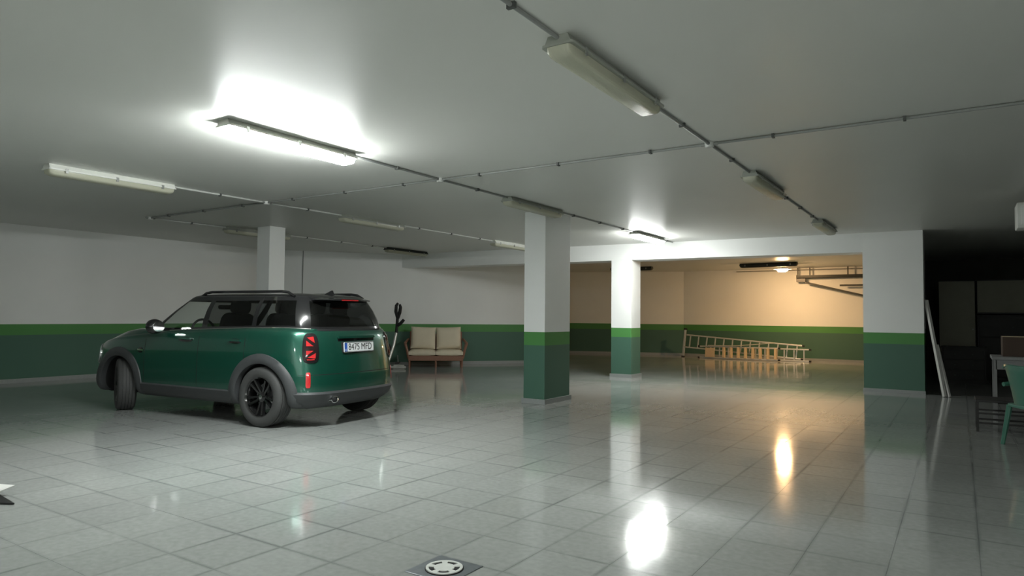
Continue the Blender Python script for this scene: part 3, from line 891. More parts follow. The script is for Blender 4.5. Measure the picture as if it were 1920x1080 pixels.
for sy in (1, -1):
    tl = patch('tail_lamp', M['gblack'], 2.92, .895, .52, .165, .012, car, sy, pw=3.4)
    patch('smoked_lens', M['lens'], 2.92, .895, .44, .142, .015, tl, sy, pw=3.2)
    # red flag-pattern elements
    L0, L1 = 2.60, 3.24
    def tri(a, b_, c, nm='red_segment'):
        mb = MB(); N = 5; rows_ = []
        for i in range(N+1):
            row = []
            for j in range(N+1-i):
                w0, w1 = i/N, j/N; w2 = 1-w0-w1
                u = a[0]*w0+b_[0]*w1+c[0]*w2; z = a[1]*w0+b_[1]*w1+c[1]*w2
                p, nn = S(u, z); p = p+nn*.0235
                row.append(mb.bm.verts.new((p.x, sy*p.y, p.z)))
            rows_.append(row)
        for i in range(N):
            for j in range(N-i):
                mb.bm.faces.new((rows_[i][j], rows_[i+1][j], rows_[i][j+1]))
                if j < N-i-1: mb.bm.faces.new((rows_[i+1][j], rows_[i+1][j+1], rows_[i][j+1]))
        mb.build(nm, M['red'], tl)
    zc = .895
    tri((2.72, zc+.125), (3.18, zc+.115), (2.66, zc+.055)); tri((3.20, zc+.02), (3.22, zc+.085), (2.74, zc+.02))
    tri((2.74, zc-.03), (3.20, zc-.03), (3.18, zc-.085)); tri((2.62, zc-.055), (2.66, zc-.115), (3.10, zc-.105))
    strip('red_bar', M['red'], [(2.70, zc-.125), (2.92, zc-.128), (3.14, zc-.125)], .005, .018, tl, sy)
    patch('reflector', M['red'], 3.05, .545, .13, .085, .006, car, sy, pw=6)
    # door handles
    for ux in (.42, 1.30):
        u = u_of_x(ux)
        hr = patch('door_handle', M['gblack'], u_of_x(ux), .955, .25 if ux < 1 else .30, .028, .004, car, sy, pw=2.4, rows=3)
        strip('handle_bar', M['paint'], [(u_of_x(ux-.10), .962), (u_of_x(ux), .964), (u_of_x(ux+.10), .962)], .012, .030, hr, sy)
    # side scuttle, head lamp, fog lamp
    sc_ = patch('side_scuttle', M['gblack'], u_of_x(2.16), .80, .22, .035, .006, car, sy, pw=2.6)
    strip('scuttle_chrome', M['chrome'], [(u_of_x(2.10), .80), (u_of_x(2.22), .805)], .010, .012, sc_, sy)
    hl = patch('head_lamp', M['chrome'], 16.0, .72, .62, .135, .010, car, sy, pw=2.4)
    patch('head_lamp_lens', M['headlens'], 16.0, .72, .54, .118, .016, hl, sy, pw=2.4)
    fg = patch('fog_lamp', M['gblack'], 16.4, .44, .35, .065, .008, car, sy, pw=2.2)
    patch('fog_lens', M['headlens'], 16.4, .44, .22, .042, .014, fg, sy, pw=2.2)
    # charcoal wheel-arch cladding
    for ax, a0, a1 in ((0, -28, 196), (WB, -16, 206)):
        mb = MB(); prev = None; nA = 40
        for k in range(nA+1):
            a = R(a0 + (a1-a0)*k/nA); sec = []
            for (rr, off) in ((.378, -.05), (.380, .016), (.400, .030), (.445, .027), (.488, .012), (.496, -.01)):
                x = ax + rr*math.cos(a)*1.02; z = max(.235, .335 + rr*math.sin(a))
                p, nn = S(u_of_x(x), z)
                yv = p.y
                if off > -.04: sec.append((p.x if x > -.40 else p.x, p.y + off*nn.y, z + off*nn.z)) if False else sec.append((x, p.y + off, z))
                else: sec.append((x, p.y + off, z))
            sec = [mb.bm.verts.new((q[0], sy*q[1], q[2])) for q in sec]
            if prev:
                for i in range(len(sec)-1): mb.bm.faces.new((prev[i], prev[i+1], sec[i+1], sec[i]))
            prev = sec
        mb.build('arch_cladding', M['clad'], car, smooth=45)
    # sill cladding between the wheels
    mb = MB(); prev = None
    for k in range(25):
        x = .42 + (WB-.84)*k/24; sec = []
        for z, off in ((.235,-.03),(.235,.012),(.30,.020),(.375,.016),(.395,-.004)):
            p, nn = S(u_of_x(x), z); sec.append(mb.bm.verts.new((x, sy*(p.y+off), z)))
        if prev:
            for i in range(4): mb.bm.faces.new((prev[i], prev[i+1], sec[i+1], sec[i]))
        prev = sec
    mb.build('sill_cladding', M['clad'], car, smooth=45)
    # shut lines of the doors
    for nm, us in (('door_seam', (7.0,)), ('door_seam', (9.5,)), ('door_seam', (12.25,))):
        z0 = .62 if us[0] == 7.0 else .40
        strip(nm, M['black'], [(us[0], z0 + (1.0-z0)*k/10) for k in range(11)], .003, .0015, car, sy)
    # mirror
    mr = MB(); mr.lathe([(0,-.07),(.055,-.065),(.085,-.035),(.095,.01),(.09,.05),(.06,.068),(0,.07)], 20,
        Matrix.Translation((1.74, sy*.975, 1.105)) @ Matrix.Rotation(R(90), 4, 'Y') @ Matrix.Diagonal((1.0, 1.12, .9, 1)))
    mo = mr.build('door_mirror', M['gblack'], car, smooth=True)
    g = MB(); g.lathe([(0,0),(.062,0),(.062,.004),(0,.004)], 20, Matrix.Translation((1.672, sy*.975, 1.105)) @ Matrix.Rotation(R(-90), 4, 'Y') @ Matrix.Diagonal((1.05, 1.2, 1, 1)))
    g.build('mirror_glass', M['chrome'], mo)
    ar = MB(); ar.tube([(1.78, sy*.79, 1.07), (1.76, sy*.91, 1.075)], .022, 8); ar.build('mirror_arm', M['gblack'], mo, smooth=True)
# rear bumper lower dark insert, exhaust, rear details
st = MB(); prev = None
for k in range(41):
    u = -4.2 + 8.4*k/40; sg = 1 if u >= 0 else -1; sec = []
    for z, off in ((.215,-.03),(.225,.012),(.30,.026),(.385,.022),(.41,.0),(.41,-.02)):
        p, nn = S(abs(u), z); q_ = p + nn*off; sec.append(st.bm.verts.new((q_.x, sg*q_.y, z)))
    if prev:
        for i in range(5): st.bm.faces.new((prev[i], prev[i+1], sec[i+1], sec[i]))
    prev = sec
st.build('diffuser_strip', M['clad'], car, smooth=45)
for sy in (1,):
    ex = MB(); ex.lathe([(.042,-.11),(.046,0),(.040,.002),(.036,-.01),(.034,-.11)], 20, Matrix.Translation((-.715, sy*.43, .315)) @ Matrix.Rotation(R(-90), 4, 'Y') @ Matrix.Diagonal((.85,1.25,1,1)))
    eo = ex.build('exhaust_tip', M['chrome'], car, smooth=True)
    ex = MB(); ex.lathe([(0,-.06),(.035,-.06)], 20, Matrix.Translation((-.715, sy*.43, .315)) @ Matrix.Rotation(R(-90), 4, 'Y') @ Matrix.Diagonal((.85,1.25,1,1)))
    ex.build('exhaust_bore', M['black'], eo)
# crease line of the bumper top and grip above the plate
def rear_strip(name, m, z, w, off, um, parent):
    mb = MB(); prev = None
    for k in range(31):
        u = -um + 2*um*k/30; sg = 1 if u >= 0 else -1
        p, nn = S(abs(u), z); r4 = []
        for dz, oo in ((w,-.01),(w*.7,off),(-w*.7,off),(-w,-.01)):
            q_ = p + nn*oo; r4.append(mb.bm.verts.new((q_.x, sg*q_.y, z+dz)))
        if prev:
            for i in range(4): mb.bm.faces.new((prev[i], prev[(i+1)%4], r4[(i+1)%4], r4[i]))
        else: mb.bm.faces.new(r4)
        prev = r4
    mb.bm.faces.new(list(reversed(prev)))
    return mb.build(name, m, parent, smooth=30)
rear_strip('bumper_shut_line', M['black'], .600, .005, .0015, 3.6, car)
gp = rear_strip('grip_recess', M['gblack'], .985, .030, .006, 1.15, car)
rear_strip('grip_bar', M['paint'], 1.01, .016, .030, 1.15, gp)
# number plate
def text_mesh(body, size, extrude=0.0006):
    cu = bpy.data.curves.new('txt', 'FONT'); cu.body = body; cu.size = size; cu.extrude = extrude
    cu.align_x = 'CENTER'; cu.align_y = 'CENTER'
    to = bpy.data.objects.new('txt', cu); COL.objects.link(to)
    d = bpy.context.evaluated_depsgraph_get(); d.update()
    me = bpy.data.meshes.new_from_object(to.evaluated_get(d))
    bpy.data.objects.remove(to)
    return me
pz = .895
pp_, pn_ = S(0.02, pz)
PX = pp_.x - .028
PM = Matrix.Translation((PX, 0, pz)) @ Matrix(((0,0,-1,0),(-1,0,0,0),(0,1,0,0),(0,0,0,1))) @ Matrix.Rotation(R(-4), 4, 'X')
pl = MB(); pl.prism(rounded(.52, .115, .012), -.012, 0, PM); plate = pl.build('number_plate', M['pwhite'], car)
plate['label'] = 'white number plate with blue band'
b_ = MB(); b_.prism(rounded(.046, .108, .006), 0, .0012, PM @ Matrix.Translation((-.234, 0, 0))); b_.build('blue_band', M['pblue'], plate)
fr_ = MB()
for lo, hi in (((-.258,.050),(.258,.0545)), ((-.258,-.0545),(.258,-.050)), ((-.258,-.05),(-.2545,.05)), ((.2545,-.05),(.258,.05))):
    fr_.box((lo[0],lo[1],.0), (hi[0],hi[1],.0015), PM)
fr_.build('plate_border', M['ink'], plate)
bk = MB(); bk.prism(rounded(.54, .13, .014), -.05, -.011, PM); bk.build('plate_bracket', M['black'], plate)
def put_text(body, size, dx, dy, m, name, sx=1.0):
    me = text_mesh(body, size); me.materials.clear(); me.materials.append(m)
    me.transform(PM @ Matrix.Translation((dx, dy, .0016)) @ Matrix.Diagonal((sx, 1, 1, 1)))
    o = bpy.data.objects.new(name, me); COL.objects.link(o); o.parent = plate
put_text('8475', .112, -.095, .0, M['ink'], 'plate_digits', .88)
put_text('MFD', .112, .125, .0, M['ink'], 'plate_letters', .88)
put_text('E', .04, -.234, -.034, M['pwhite'], 'country_letter')
# front: grille
gr_ = MB(); prev = None
for k in range(21):
    u = -2.6 + 5.2*k/20; sg = 1 if u >= 0 else -1; sec = []
    for z in (.40,.50,.60,.66):
        p, nn = S(19-abs(u), z); q_ = p + nn*.012; sec.append(gr_.bm.verts.new((q_.x, sg*q_.y, q_.z)))
    if prev:
        for i in range(3): gr_.bm.faces.new((prev[i], prev[i+1], sec[i+1], sec[i]))
    prev = sec
go_ = gr_.build('grille', M['gblack'], car, smooth=30)
for z in (.46, .53, .60):
    mb = MB(); mb.tube([(S(19-abs(u_), z)[0].x + .018, (1 if u_ >= 0 else -1)*S(19-abs(u_), z)[0].y, z) for u_ in [-2.3+4.6*k/14 for k in range(15)]], .008, 6)
    mb.build('grille_bar', M['chrome'], go_, smooth=True)
# interior: seats, headrests, dashboard, steering wheel
def seat(x, y):
    mb = MB(); mb.prism(rounded(.46,.62,.10), -.05, .05, Matrix.Translation((x, y, .98)) @ Matrix.Rotation(R(-14), 4, 'Y') @ Matrix(((0,0,1,0),(1,0,0,0),(0,1,0,0),(0,0,0,1))), bev=.02)
    so = mb.build('seat_back', M['interior'], car, smooth=True)
    hb_ = MB(); hb_.prism(rounded(.26,.17,.06), -.045, .045, Matrix.Translation((x-.10, y, 1.36)) @ Matrix.Rotation(R(-10), 4, 'Y') @ Matrix(((0,0,1,0),(1,0,0,0),(0,1,0,0),(0,0,0,1))), bev=.015)
    hb_.build('headrest', M['interior'], so, smooth=True)
for x, y in ((1.05,.36),(1.05,-.36),(.12,.40),(.12,0),(.12,-.40)): seat(x, y)
mb = MB(); mb.box((1.75,-.68,.80),(2.10,.68,1.02), bev=.05); mb.build('dashboard', M['interior'], car, smooth=True)
mb = MB(); mb.tube([(1.64+.03*math.sin(a), .36+.175*math.cos(a), 1.03+.165*math.sin(a)) for a in [2*math.pi*k/24 for k in range(24)]], .015, 8, closed=True)
swo = mb.build('steering_wheel', M['interior'], car, smooth=True)
mb = MB(); mb.box((1.62,.20,1.005),(1.66,.52,1.05), bev=.01); mb.build('wheel_hub', M['interior'], swo)
mb = MB(); mb.prism(rounded(.22,.06,.025), -.015, .015, Matrix.Translation((1.68, 0, 1.36)) @ Matrix(((0,0,1,0),(1,0,0,0),(0,1,0,0),(0,0,0,1))), bev=.005); mb.build('rear_view_mirror', M['gblack'], car, smooth=True)
# underbody
mb = MB(); mb.box((-.45,-.60,.20),(3.1,.60,.30), bev=.03); mb.build('underbody', M['black'], car)

# ---- wheels
def wheel(x, y, steer, first=None):
    sy = 1 if y > 0 else -1
    MX = Matrix.Translation((0,0,0)) @ Matrix.Rotation(R(-90)*sy, 4, 'X')      # lathe axis -> outward (+y*sy)
    w = .112; Rt = .338
    prof = [(.222,-w*.86),(.245,-w*.98),(.285,-w),(.315,-w*.93),(.330,-w*.80)]
    for a in (-.62,-.30,.02,.34):
        prof += [(Rt, w*a-.018), (Rt, w*a+.012), (Rt-.009, w*a+.014), (Rt-.009, w*a+.020)]
    prof += [(Rt, w*.62), (.330, w*.80),(.315,w*.93),(.285,w),(.245,w*.98),(.222,w*.86)]
    mb = MB(); mb.lathe(prof, 48, MX)
    t = mb.build('wheel', M['tyre'], car, smooth=35); t['label'] = 'black tyre'
    t.location = (x, y, Rt); t.rotation_euler.z = steer
    mb = MB(); mb.lathe([(.222,-w*.86),(.215,-w*.5),(.205,w*.2),(.210,w*.75),(.228,w*.90),(.222,w*.80),(.200,w*.55),(.195,-w*.4),(.222,-w*.86)], 40, MX); mb.build('rim', M['rim'], t, smooth=40)
    mb = MB(); mb.lathe([(0,-.03),(.15,-.03),(.15,-.01),(0,-.01)], 28, MX); mb.build('brake_disc', M['steel'], t, smooth=40)
    for k in range(5):
        for dd in (-11, 11):
            a = R(72*k + 90)
            s1 = MB(); am = MX @ Matrix.Rotation(a, 4, 'Z')
            e = R(dd)
            x0, y0 = .045, .014*(1 if dd > 0 else -1)
            x1, y1 = .205*math.cos(e), .205*math.sin(e)
            dx, dy = x1-x0, y1-y0; ll = math.hypot(dx, dy); nx, ny = -dy/ll*.012, dx/ll*.012
            z0, z1 = w*.50, w*.80
            s1.poly([(x0-nx,y0-ny,z0),(x1-nx,y1-ny,z1),(x1+nx,y1+ny,z1),(x0+nx,y0+ny,z0),(x0-nx*1.5,y0-ny*1.5,z0-.035),(x1-nx*1.5,y1-ny*1.5,z1-.04),(x1+nx*1.5,y1+ny*1.5,z1-.04),(x0+nx*1.5,y0+ny*1.5,z0-.035)],
                    [(0,1,2,3),(4,7,6,5),(0,4,5,1),(1,5,6,2),(2,6,7,3),(3,7,4,0)])
            s1.bm.transform(am); s1.build('spoke', M['rim'], t)
    mb = MB(); mb.lathe([(.06,w*.30),(.058,w*.52),(.034,w*.60),(0,w*.62)], 24, MX); mb.build('hub', M['rim'], t, smooth=40)
    mb = MB(); mb.lathe([(.026,w*.60),(.025,w*.66),(0,w*.67)], 20, MX); mb.build('hub_cap', M['chrome'], t, smooth=40)
    return t
wheel(0, .785, 0); wheel(0, -.785, 0)
STEER = R(-28)
wheel(WB, .775, STEER); wheel(WB, -.775, STEER)

# ================================================================ SOFA
def cushion(w, d, h, n=10, puff=.25):
    """pillow mesh centred on the origin, w along x, d along y, h along z"""
    mb = MB(); grid = {}
    for sgn in (1, -1):
        for i in range(n+1):
            for j in range(n+1):
                a = -1 + 2*i/n; b = -1 + 2*j/n
                e = max(abs(a), abs(b)); ee = (1-abs(a)**4)*(1-abs(b)**4)
                z = sgn*h/2*((1-puff)*(1 if e < 1 else .55) + puff*ee)
                sx = 1 - .03*(1-abs(b)**2)*0; px = a*w/2*(1-.025*(1-b*b)*(abs(a))); py = b*d/2*(1-.025*(1-a*a)*(abs(b)))
                grid[(sgn, i, j)] = mb.bm.verts.new((px, py, z))
        for i in range(n):
            for j in range(n):
                q4 = [grid[(sgn,i,j)], grid[(sgn,i+1,j)], grid[(sgn,i+1,j+1)], grid[(sgn,i,j+1)]]
                mb.bm.faces.new(q4 if sgn > 0 else q4[::-1])
    per = [(i,0) for i in range(n)] + [(n,j) for j in range(n)] + [(i,n) for i in range(n,0,-1)] + [(0,j) for j in range(n,0,-1)]
    for k in range(len(per)):
        a, b = per[k], per[(k+1) % len(per)]
        mb.bm.faces.new((grid[(1,*a)], grid[(-1,*a)], grid[(-1,*b)], grid[(1,*b)]))
    return mb
sofa = thing('garden_sofa', 'two-seat brown cane sofa with cream cushions against the slanting wall', 'sofa', (-10.95, 13.15, 0), R(40))
SW = 1.36                     # local x = width, front towards -y
for x in (-.64, 0.0, .64):
    mb = MB(); mb.tube([(x, -.30, 0), (x, -.30, .28)], [.022, .026], 8); mb.build('leg', M['cane'], sofa, smooth=True)
for x in (-.64, .64):
    mb = MB(); mb.tube([(x, .34, 0), (x, .34, .30), (x, .42, .86)], .024, 8); mb.build('leg', M['cane'], sofa, smooth=True)
mb = MB(); mb.box((-.67,-.335,.16),(.67,-.295,.28), bev=.006); mb.build('front_rail', M['cane'], sofa)
mb = MB(); mb.box((-.67,-.30,.20),(.67,.36,.26), bev=.006); mb.build('seat_deck', M['cane'], sofa)
mb = MB(); mb.box((-.66,.33,.26),(.66,.36,.84), Matrix.Rotation(R(-6),4,'X'), bev=.006); mb.build('back_panel', M['cane'], sofa)
for s_ in (-1, 1):
    mb = MB(); mb.tube([(s_*.66,-.30,.22),(s_*.70,-.33,.42),(s_*.74,-.30,.54),(s_*.76,-.20,.585),(s_*.75,.05,.60),(s_*.70,.38,.66)], .032, 8)
    ao = mb.build('arm', M['cane'], sofa, smooth=True)
    for yy in (-.15, .05, .22):
        b2 = MB(); b2.tube([(s_*.67, yy, .25), (s_*.745, yy, .585)], .012, 6); b2.build('arm_spindle', M['cane'], ao, smooth=True)
for s_ in (-1, 1):
    o = cushion(.66, .66, .165, puff=.15).build('seat_cushion', M['cream'], sofa, smooth=60); o.location = (s_*.335, -.02, .345)
    o = cushion(.62, .56, .17, puff=.5).build('back_cushion', M['cream'], sofa, smooth=60); o.location = (s_*.32, .22, .70); o.rotation_euler = (R(76), R(-s_*1.5), 0)

# ================================================================ EXERCISE MACHINE beside the sofa
tr = thing('exercise_machine', 'folded exercise machine with silver post and black grips beside the sofa', 'exercise machine', (-11.35, 12.0, 0), R(38))
mb = MB(); mb.tube([(-.35,-.22,.04),(.35,-.22,.04)], .028, 8); mb.build('foot', M['alu'], tr, smooth=True)
mb = MB(); mb.tube([(-.28,.26,.04),(.28,.26,.04)], .028, 8); mb.build('foot', M['alu'], tr, smooth=True)
mb = MB(); mb.tube([(0,-.22,.05),(0,.26,.05)], .03, 8); mb.build('base_beam', M['steel'], tr, smooth=True)
mb = MB(); mb.tube([(-.10,-.20,.06),(.04,-.02,.55),(.09,.06,.86)], .033, 8); mb.build('post', M['alu'], tr, smooth=True)
mb = MB(); mb.lathe([(0,-.06),(.24,-.06),(.26,-.03),(.26,.03),(.24,.06),(0,.06)], 28, Matrix.Translation((-.27,.05,.42)) @ Matrix.Rotation(R(75),4,'X')); fwo = mb.build('flywheel_cover', M['black'], tr, smooth=40)
mb = MB(); mb.lathe([(.155,-.075),(.205,-.075),(.205,-.060),(.155,-.060)], 28, Matrix.Translation((-.27,.05,.42)) @ Matrix.Rotation(R(75),4,'X'), closed=True); mb.build('flywheel_ring', M['chrome'], fwo, smooth=40)
mb = MB(); mb.tube([(.09,.06,.84),(.11,.05,1.12),(.12,.05,1.32)], .036, 8); mb.build('upright', M['black'], tr, smooth=True)
for dx, ps in ((0, [(.12,.05,1.20),(.08,-.02,1.36),(.09,-.05,1.50),(.13,-.06,1.56)]), (1, [(.12,.05,1.20),(.17,.0,1.34),(.19,-.04,1.46),(.17,-.05,1.53)]), (2, [(.12,.05,1.02),(.20,.0,1.08),(.27,-.03,1.16)])):
    mb = MB(); mb.tube(ps, [.042,.042,.038,.026][:len(ps)], 8); mb.build('hand_grip', M['black'], tr, smooth=True)
for s_ in (-1, 1):
    mb = MB(); mb.box((s_*.16-.05,-.40,.14),(s_*.16+.05,-.10,.165), bev=.01); po = mb.build('pedal', M['black'], tr)
    b2 = MB(); b2.tube([(s_*.16,-.12,.15),(s_*.13,.04,.30)], .014, 6); b2.build('crank', M['steel'], po, smooth=True)

# ================================================================ LADDERS lying on edge along the back wall
def ladder(name, label, base, yaw, tilt, lean, length, width, nr, parts):
    """local x along the ladder, z across it (standing on one rail), leaning back by `lean`"""
    t = thing(name, label, 'ladder', base, yaw, 'ladders on the bay floor')
    Mt = Matrix.Rotation(-lean, 4, 'X') @ Matrix.Rotation(tilt, 4, 'Y')
    for z in (0, width):
        mb = MB(); mb.box((0,-.028,z-.020 if z else 0),(length,.028,z+.020 if z else .04), Mt, bev=.004); ro = mb.build('rail', M[parts[0]], t)
        for x in (0, length):
            c = MB(); c.box((x-.03,-.034,(z-.026 if z else -.004)),(x+.03,.034,(z+.026 if z else .044)), Mt, bev=.004); c.build('rail_cap', M['black'], ro)
    for k in range(nr):
        x = length*(k+.6)/(nr+.2)
        mb = MB()
        if parts[1] == 'alu': mb.box((x-.018,-.018,.03),(x+.018,.018,width-.01), Mt, bev=.004)
        else: mb.box((x-.045,-.055,.03),(x+.045,.055,width-.01), Mt, bev=.004)
        mb.build('rung', M[parts[1]], t)
    return t, Mt
L1, Mt = ladder('ladder', 'long aluminium ladder with a crossbar foot, lying on its side against the back wall', (-7.55, 21.70, .30), R(-1), R(4.0), R(8), 3.62, .42, 13, ('alu','alu'))
mb = MB(); mb.box((-.045,-.04,-.30),(.02,.03,.60), Matrix.Rotation(R(4),4,'Y') @ Matrix.Rotation(R(-3),4,'X'), bev=.008); so = mb.build('stabiliser_bar', M['alu'], L1)
for z in (-.30, .60):
    mb = MB(); mb.box((-.06,-.055,z-.02),(.035,.045,z+.03), Matrix.Rotation(R(4),4,'Y') @ Matrix.Rotation(R(-3),4,'X'), bev=.006); mb.build('stabiliser_foot', M['black'], so)
L2, Mt2 = ladder('step_ladder', 'folded step ladder with pale wooden treads, lying in front of the aluminium ladder', (-6.95, 21.34, .005), R(-3), R(-.3), R(5), 2.45, .37, 0, ('alu','board'))
for k in range(8):
    x = .80 + k*.222
    mb = MB(); mb.box((x-.034,-.06,.035),(x+.034,.05,.365), Mt2, bev=.004); mb.build('tread', M['board'], L2)
mb = MB(); mb.box((.22,-.07,.035),(.52,-.045,.32), Mt2, bev=.004); mb.build('platform', M['board'], L2)
mb = MB(); mb.tube([Mt2 @ Vector((.30,-.05,.40)), Mt2 @ Vector((1.2,-.05,.41)), Mt2 @ Vector((2.35,-.05,.53))], .014, 6); mb.build('support_strut', M['alu'], L2, smooth=True)
L3, Mt3 = ladder('ladder', 'second aluminium ladder pushed behind the step ladder, its rail ends sticking out', (-6.8, 21.53, .004), R(0), R(0), R(2), 3.10, .36, 11, ('alu','alu'))
# ---- pipes on the back wall of the ladder bay
def pipe(name, label, pts_, r, m, group='pipes on the back wall'):
    mb = MB(); mb.tube(pts_, r, 10); return tag(mb.build(name, m, smooth=True), label, 'pipe', group)
dk = thing('cable_tray', 'dark horizontal cable tray bracketed high on the back wall', 'cable tray', (-4.15, 22.05, 2.50))
mb = MB(); mb.box((0,-.09,0),(3.15,-.075,.09)); mb.box((0,.075,0),(3.15,.09,.09)); mb.box((0,-.09,0),(3.15,.09,.012)); mb.build('channel', M['dark_lamp'], dk)  # tray and pipes below coloured dark, as if backlit
mb = MB(); mb.box((-.02,-.095,-.02),(0,.095,.11)); mb.build('end_plate', M['lamp_white'], dk)
for x in (.02, .36, 1.4, 2.4):
    mb = MB(); mb.box((x,-.015,.01),(x+.03,.015,.33)); mb.build('hanger', M['dark_lamp'], dk)
mb = MB(); mb.box((.0,-.08,-.11),(.26,.06,-.005), bev=.008); mb.build('terminal_box', M['table'], dk)
pipe('drain_pipe', 'dark pipe sloping down along the back wall under the cable tray', [(-3.88,21.95,2.37),(-3.0,21.98,2.14),(-1.0,22.02,1.62)], .030, M['pvc_d'])
pipe('supply_pipe', 'short horizontal dark pipe on the back wall below the cable tray', [(-2.95,22.0,2.27),(-1.0,22.0,2.27)], .028, M['pvc_d'])
pipe('wall_rail', 'thin pale pipe running along the top of the back wall', [(-6.0,22.2,2.765),(-1.0,22.14,2.765)], .018, M['pvc'])

# ================================================================ FLOOR DRAIN
dr = thing('floor_drain', 'square zinc floor drain with a round white slotted grate', 'drain', (-2.19, 2.72, 0.0))
mb = MB()
mb.box((-.14,-.14,-.004),(.14,.14,.004), bev=.0015); mb.build('plate', M['galv'], dr)
mb = MB(); mb.lathe([(0,.0075),(.098,.0075),(.098,.004),(0,.004)], 36); mb.build('sump', M['hole'], dr)
gr2 = bmesh.new(); NS = 60; rad = [0, .022, .045, .052, .079, .091, .0935]
def ang_slot(k):
    a = (k*360/NS + 18) % 72
    return 13 < a < 59
prev = None; layers = {}
def gv(r, k, z): 
    a = R(k*360/NS); return gr2.verts.new((r*math.cos(a), r*math.sin(a), z))
for z in (.0125, .008):
    layers[z] = [[gv(r, k, z) for k in range(NS)] for r in rad[1:]]
cells2 = set()
for ri in range(len(rad)-2):
    for k in range(NS):
        slot = ang_slot(k+.5) and rad[ri+1] >= .050 and rad[ri+2] <= .080
        if not slot: cells2.add((ri, k))
T_, B_ = layers[.0125], layers[.008]
for (ri, k) in cells2:
    k2 = (k+1) % NS
    gr2.faces.new((T_[ri][k], T_[ri+1][k], T_[ri+1][k2], T_[ri][k2]))
    for (dr_, dk_) in ((1,0),(-1,0),(0,1),(0,-1)):
        nb_ = (ri+dr_, (k+dk_) % NS)
        if nb_ in cells2 or nb_[0] < 0: continue
        if dr_ == 1: e = ((ri+1,k),(ri+1,k2))
        elif dr_ == -1: e = ((ri,k2),(ri,k))
        elif dk_ == 1: e = ((ri+1,k2),(ri,k2))
        else: e = ((ri,k),(ri+1,k))
        gr2.faces.new((T_[e[0][0]][e[0][1]], B_[e[0][0]][e[0][1]], B_[e[1][0]][e[1][1]], T_[e[1][0]][e[1][1]]))
gr2.faces.new([T_[0][k] for k in range(NS)])
me = bpy.data.meshes.new('grate'); gr2.to_mesh(me); gr2.free(); me.materials.append(M['grate'])
o = bpy.data.objects.new('grate', me); COL.objects.link(o); o.parent = dr

# ================================================================ WHITE TRAY at the near side
wt = thing('plastic_tray', 'small white plastic tray with a flat black base, lying alone on the tiles', 'tray', (-5.555, 1.89, 0.0), R(20))
mb = MB(); mb.poly([(-.35,-.16,.002),(.33,-.02,.002),(-.05,.16,.002),(-.35,.18,.002),(-.35,-.16,.014),(.33,-.02,.012),(-.05,.16,.014),(-.35,.18,.014)],
    [(3,2,1,0),(4,5,6,7),(0,1,5,4),(1,2,6,5),(2,3,7,6),(3,0,4,7)]); mb.build('base', M['black'], wt)
mb = MB(); mb.poly([(-.36,-.12,.016),(.06,-.08,.016),(.0,.12,.016),(-.36,.14,.016),(-.42,-.17,.050),(.17,-.12,.052),(.08,.17,.056),(-.42,.19,.052)],
    [(3,2,1,0),(0,1,5,4),(1,2,6,5),(2,3,7,6),(3,0,4,7)]); sm = mb.bm
bmesh.ops.recalc_face_normals(sm, faces=list(sm.faces)); bmesh.ops.solidify(sm, geom=list(sm.faces), thickness=.006); mb.build('shell', M['black'], wt, fix=False)
mb = MB(); mb.poly([(-.43,-.18,.049),(.18,-.125,.051),(.085,.18,.055),(-.43,.20,.052),(-.43,-.18,.058),(.185,-.13,.060),(.09,.185,.064),(-.43,.20,.060)],
    [(3,2,1,0),(4,5,6,7),(0,1,5,4),(1,2,6,5),(2,3,7,6),(3,0,4,7)]); mb.build('lid', M['wplastic'], wt)

# ================================================================ RIGHT SIDE: battens, store contents
def batten(a, b, w, d, label):
    a = Vector(a); b = Vector(b); dd = (b-a); L = dd.length
    q = dd.to_track_quat('Z', 'Y').to_matrix().to_4x4()
    mb = MB(); mb.box((-w/2,-d/2,0),(w/2,d/2,L), q, bev=.003)
    o = mb.build('batten', M['pole'], loc=tuple(a)); tag(o, label, 'batten', 'leaning battens')
    return o
batten((-.235, 13.42, .004), (-.487, 13.70, 1.62), .045, .05, 'long pale batten leaning on the side of the pier')
batten((-.165, 13.42, .004), (-.335, 13.60, .86), .035, .035, 'short pale batten propped beside the long one at the pier')

def cabinet(name, label, x0, x1, y0, y1, z0, z1, doors, m='cab'):
    t = thing(name, label, 'cabinet', ((x0+x1)/2, (y0+y1)/2, z0))
    w = (x1-x0)/2; d = (y1-y0)/2; hh = z1-z0
    mb = MB(); mb.box((-w,-d,0),(w,d,hh)); mb.build('carcass', M['blackwood'], t)
    for k in range(doors):
        a = -w + 2*w*k/doors; b = -w + 2*w*(k+1)/doors
        c = MB(); c.box((a+.008,-d-.022,.03),(b-.008,-d,hh-.02), bev=.003); do = c.build('door', M[m], t)
        kx = b-.05 if k % 2 == 0 else a+.05
        e = MB(); e.lathe([(0,0),(.012,0),(.014,.02),(0,.024)], 12, Matrix.Translation((kx,-d-.022,hh*.5)) @ Matrix.Rotation(R(90),4,'X')); e.build('knob', M['steel'], do)
    return t
cabinet('tall_cabinet', 'tall drab cabinet in the dark store behind the pier', -.40, .28, 18.0, 18.5, 0, 2.16, 1)
cabinet('wall_cabinet', 'drab overhead cabinet in the dark store, above the black dresser', .31, 2.4, 18.0, 18.5, 1.42, 2.16, 2)
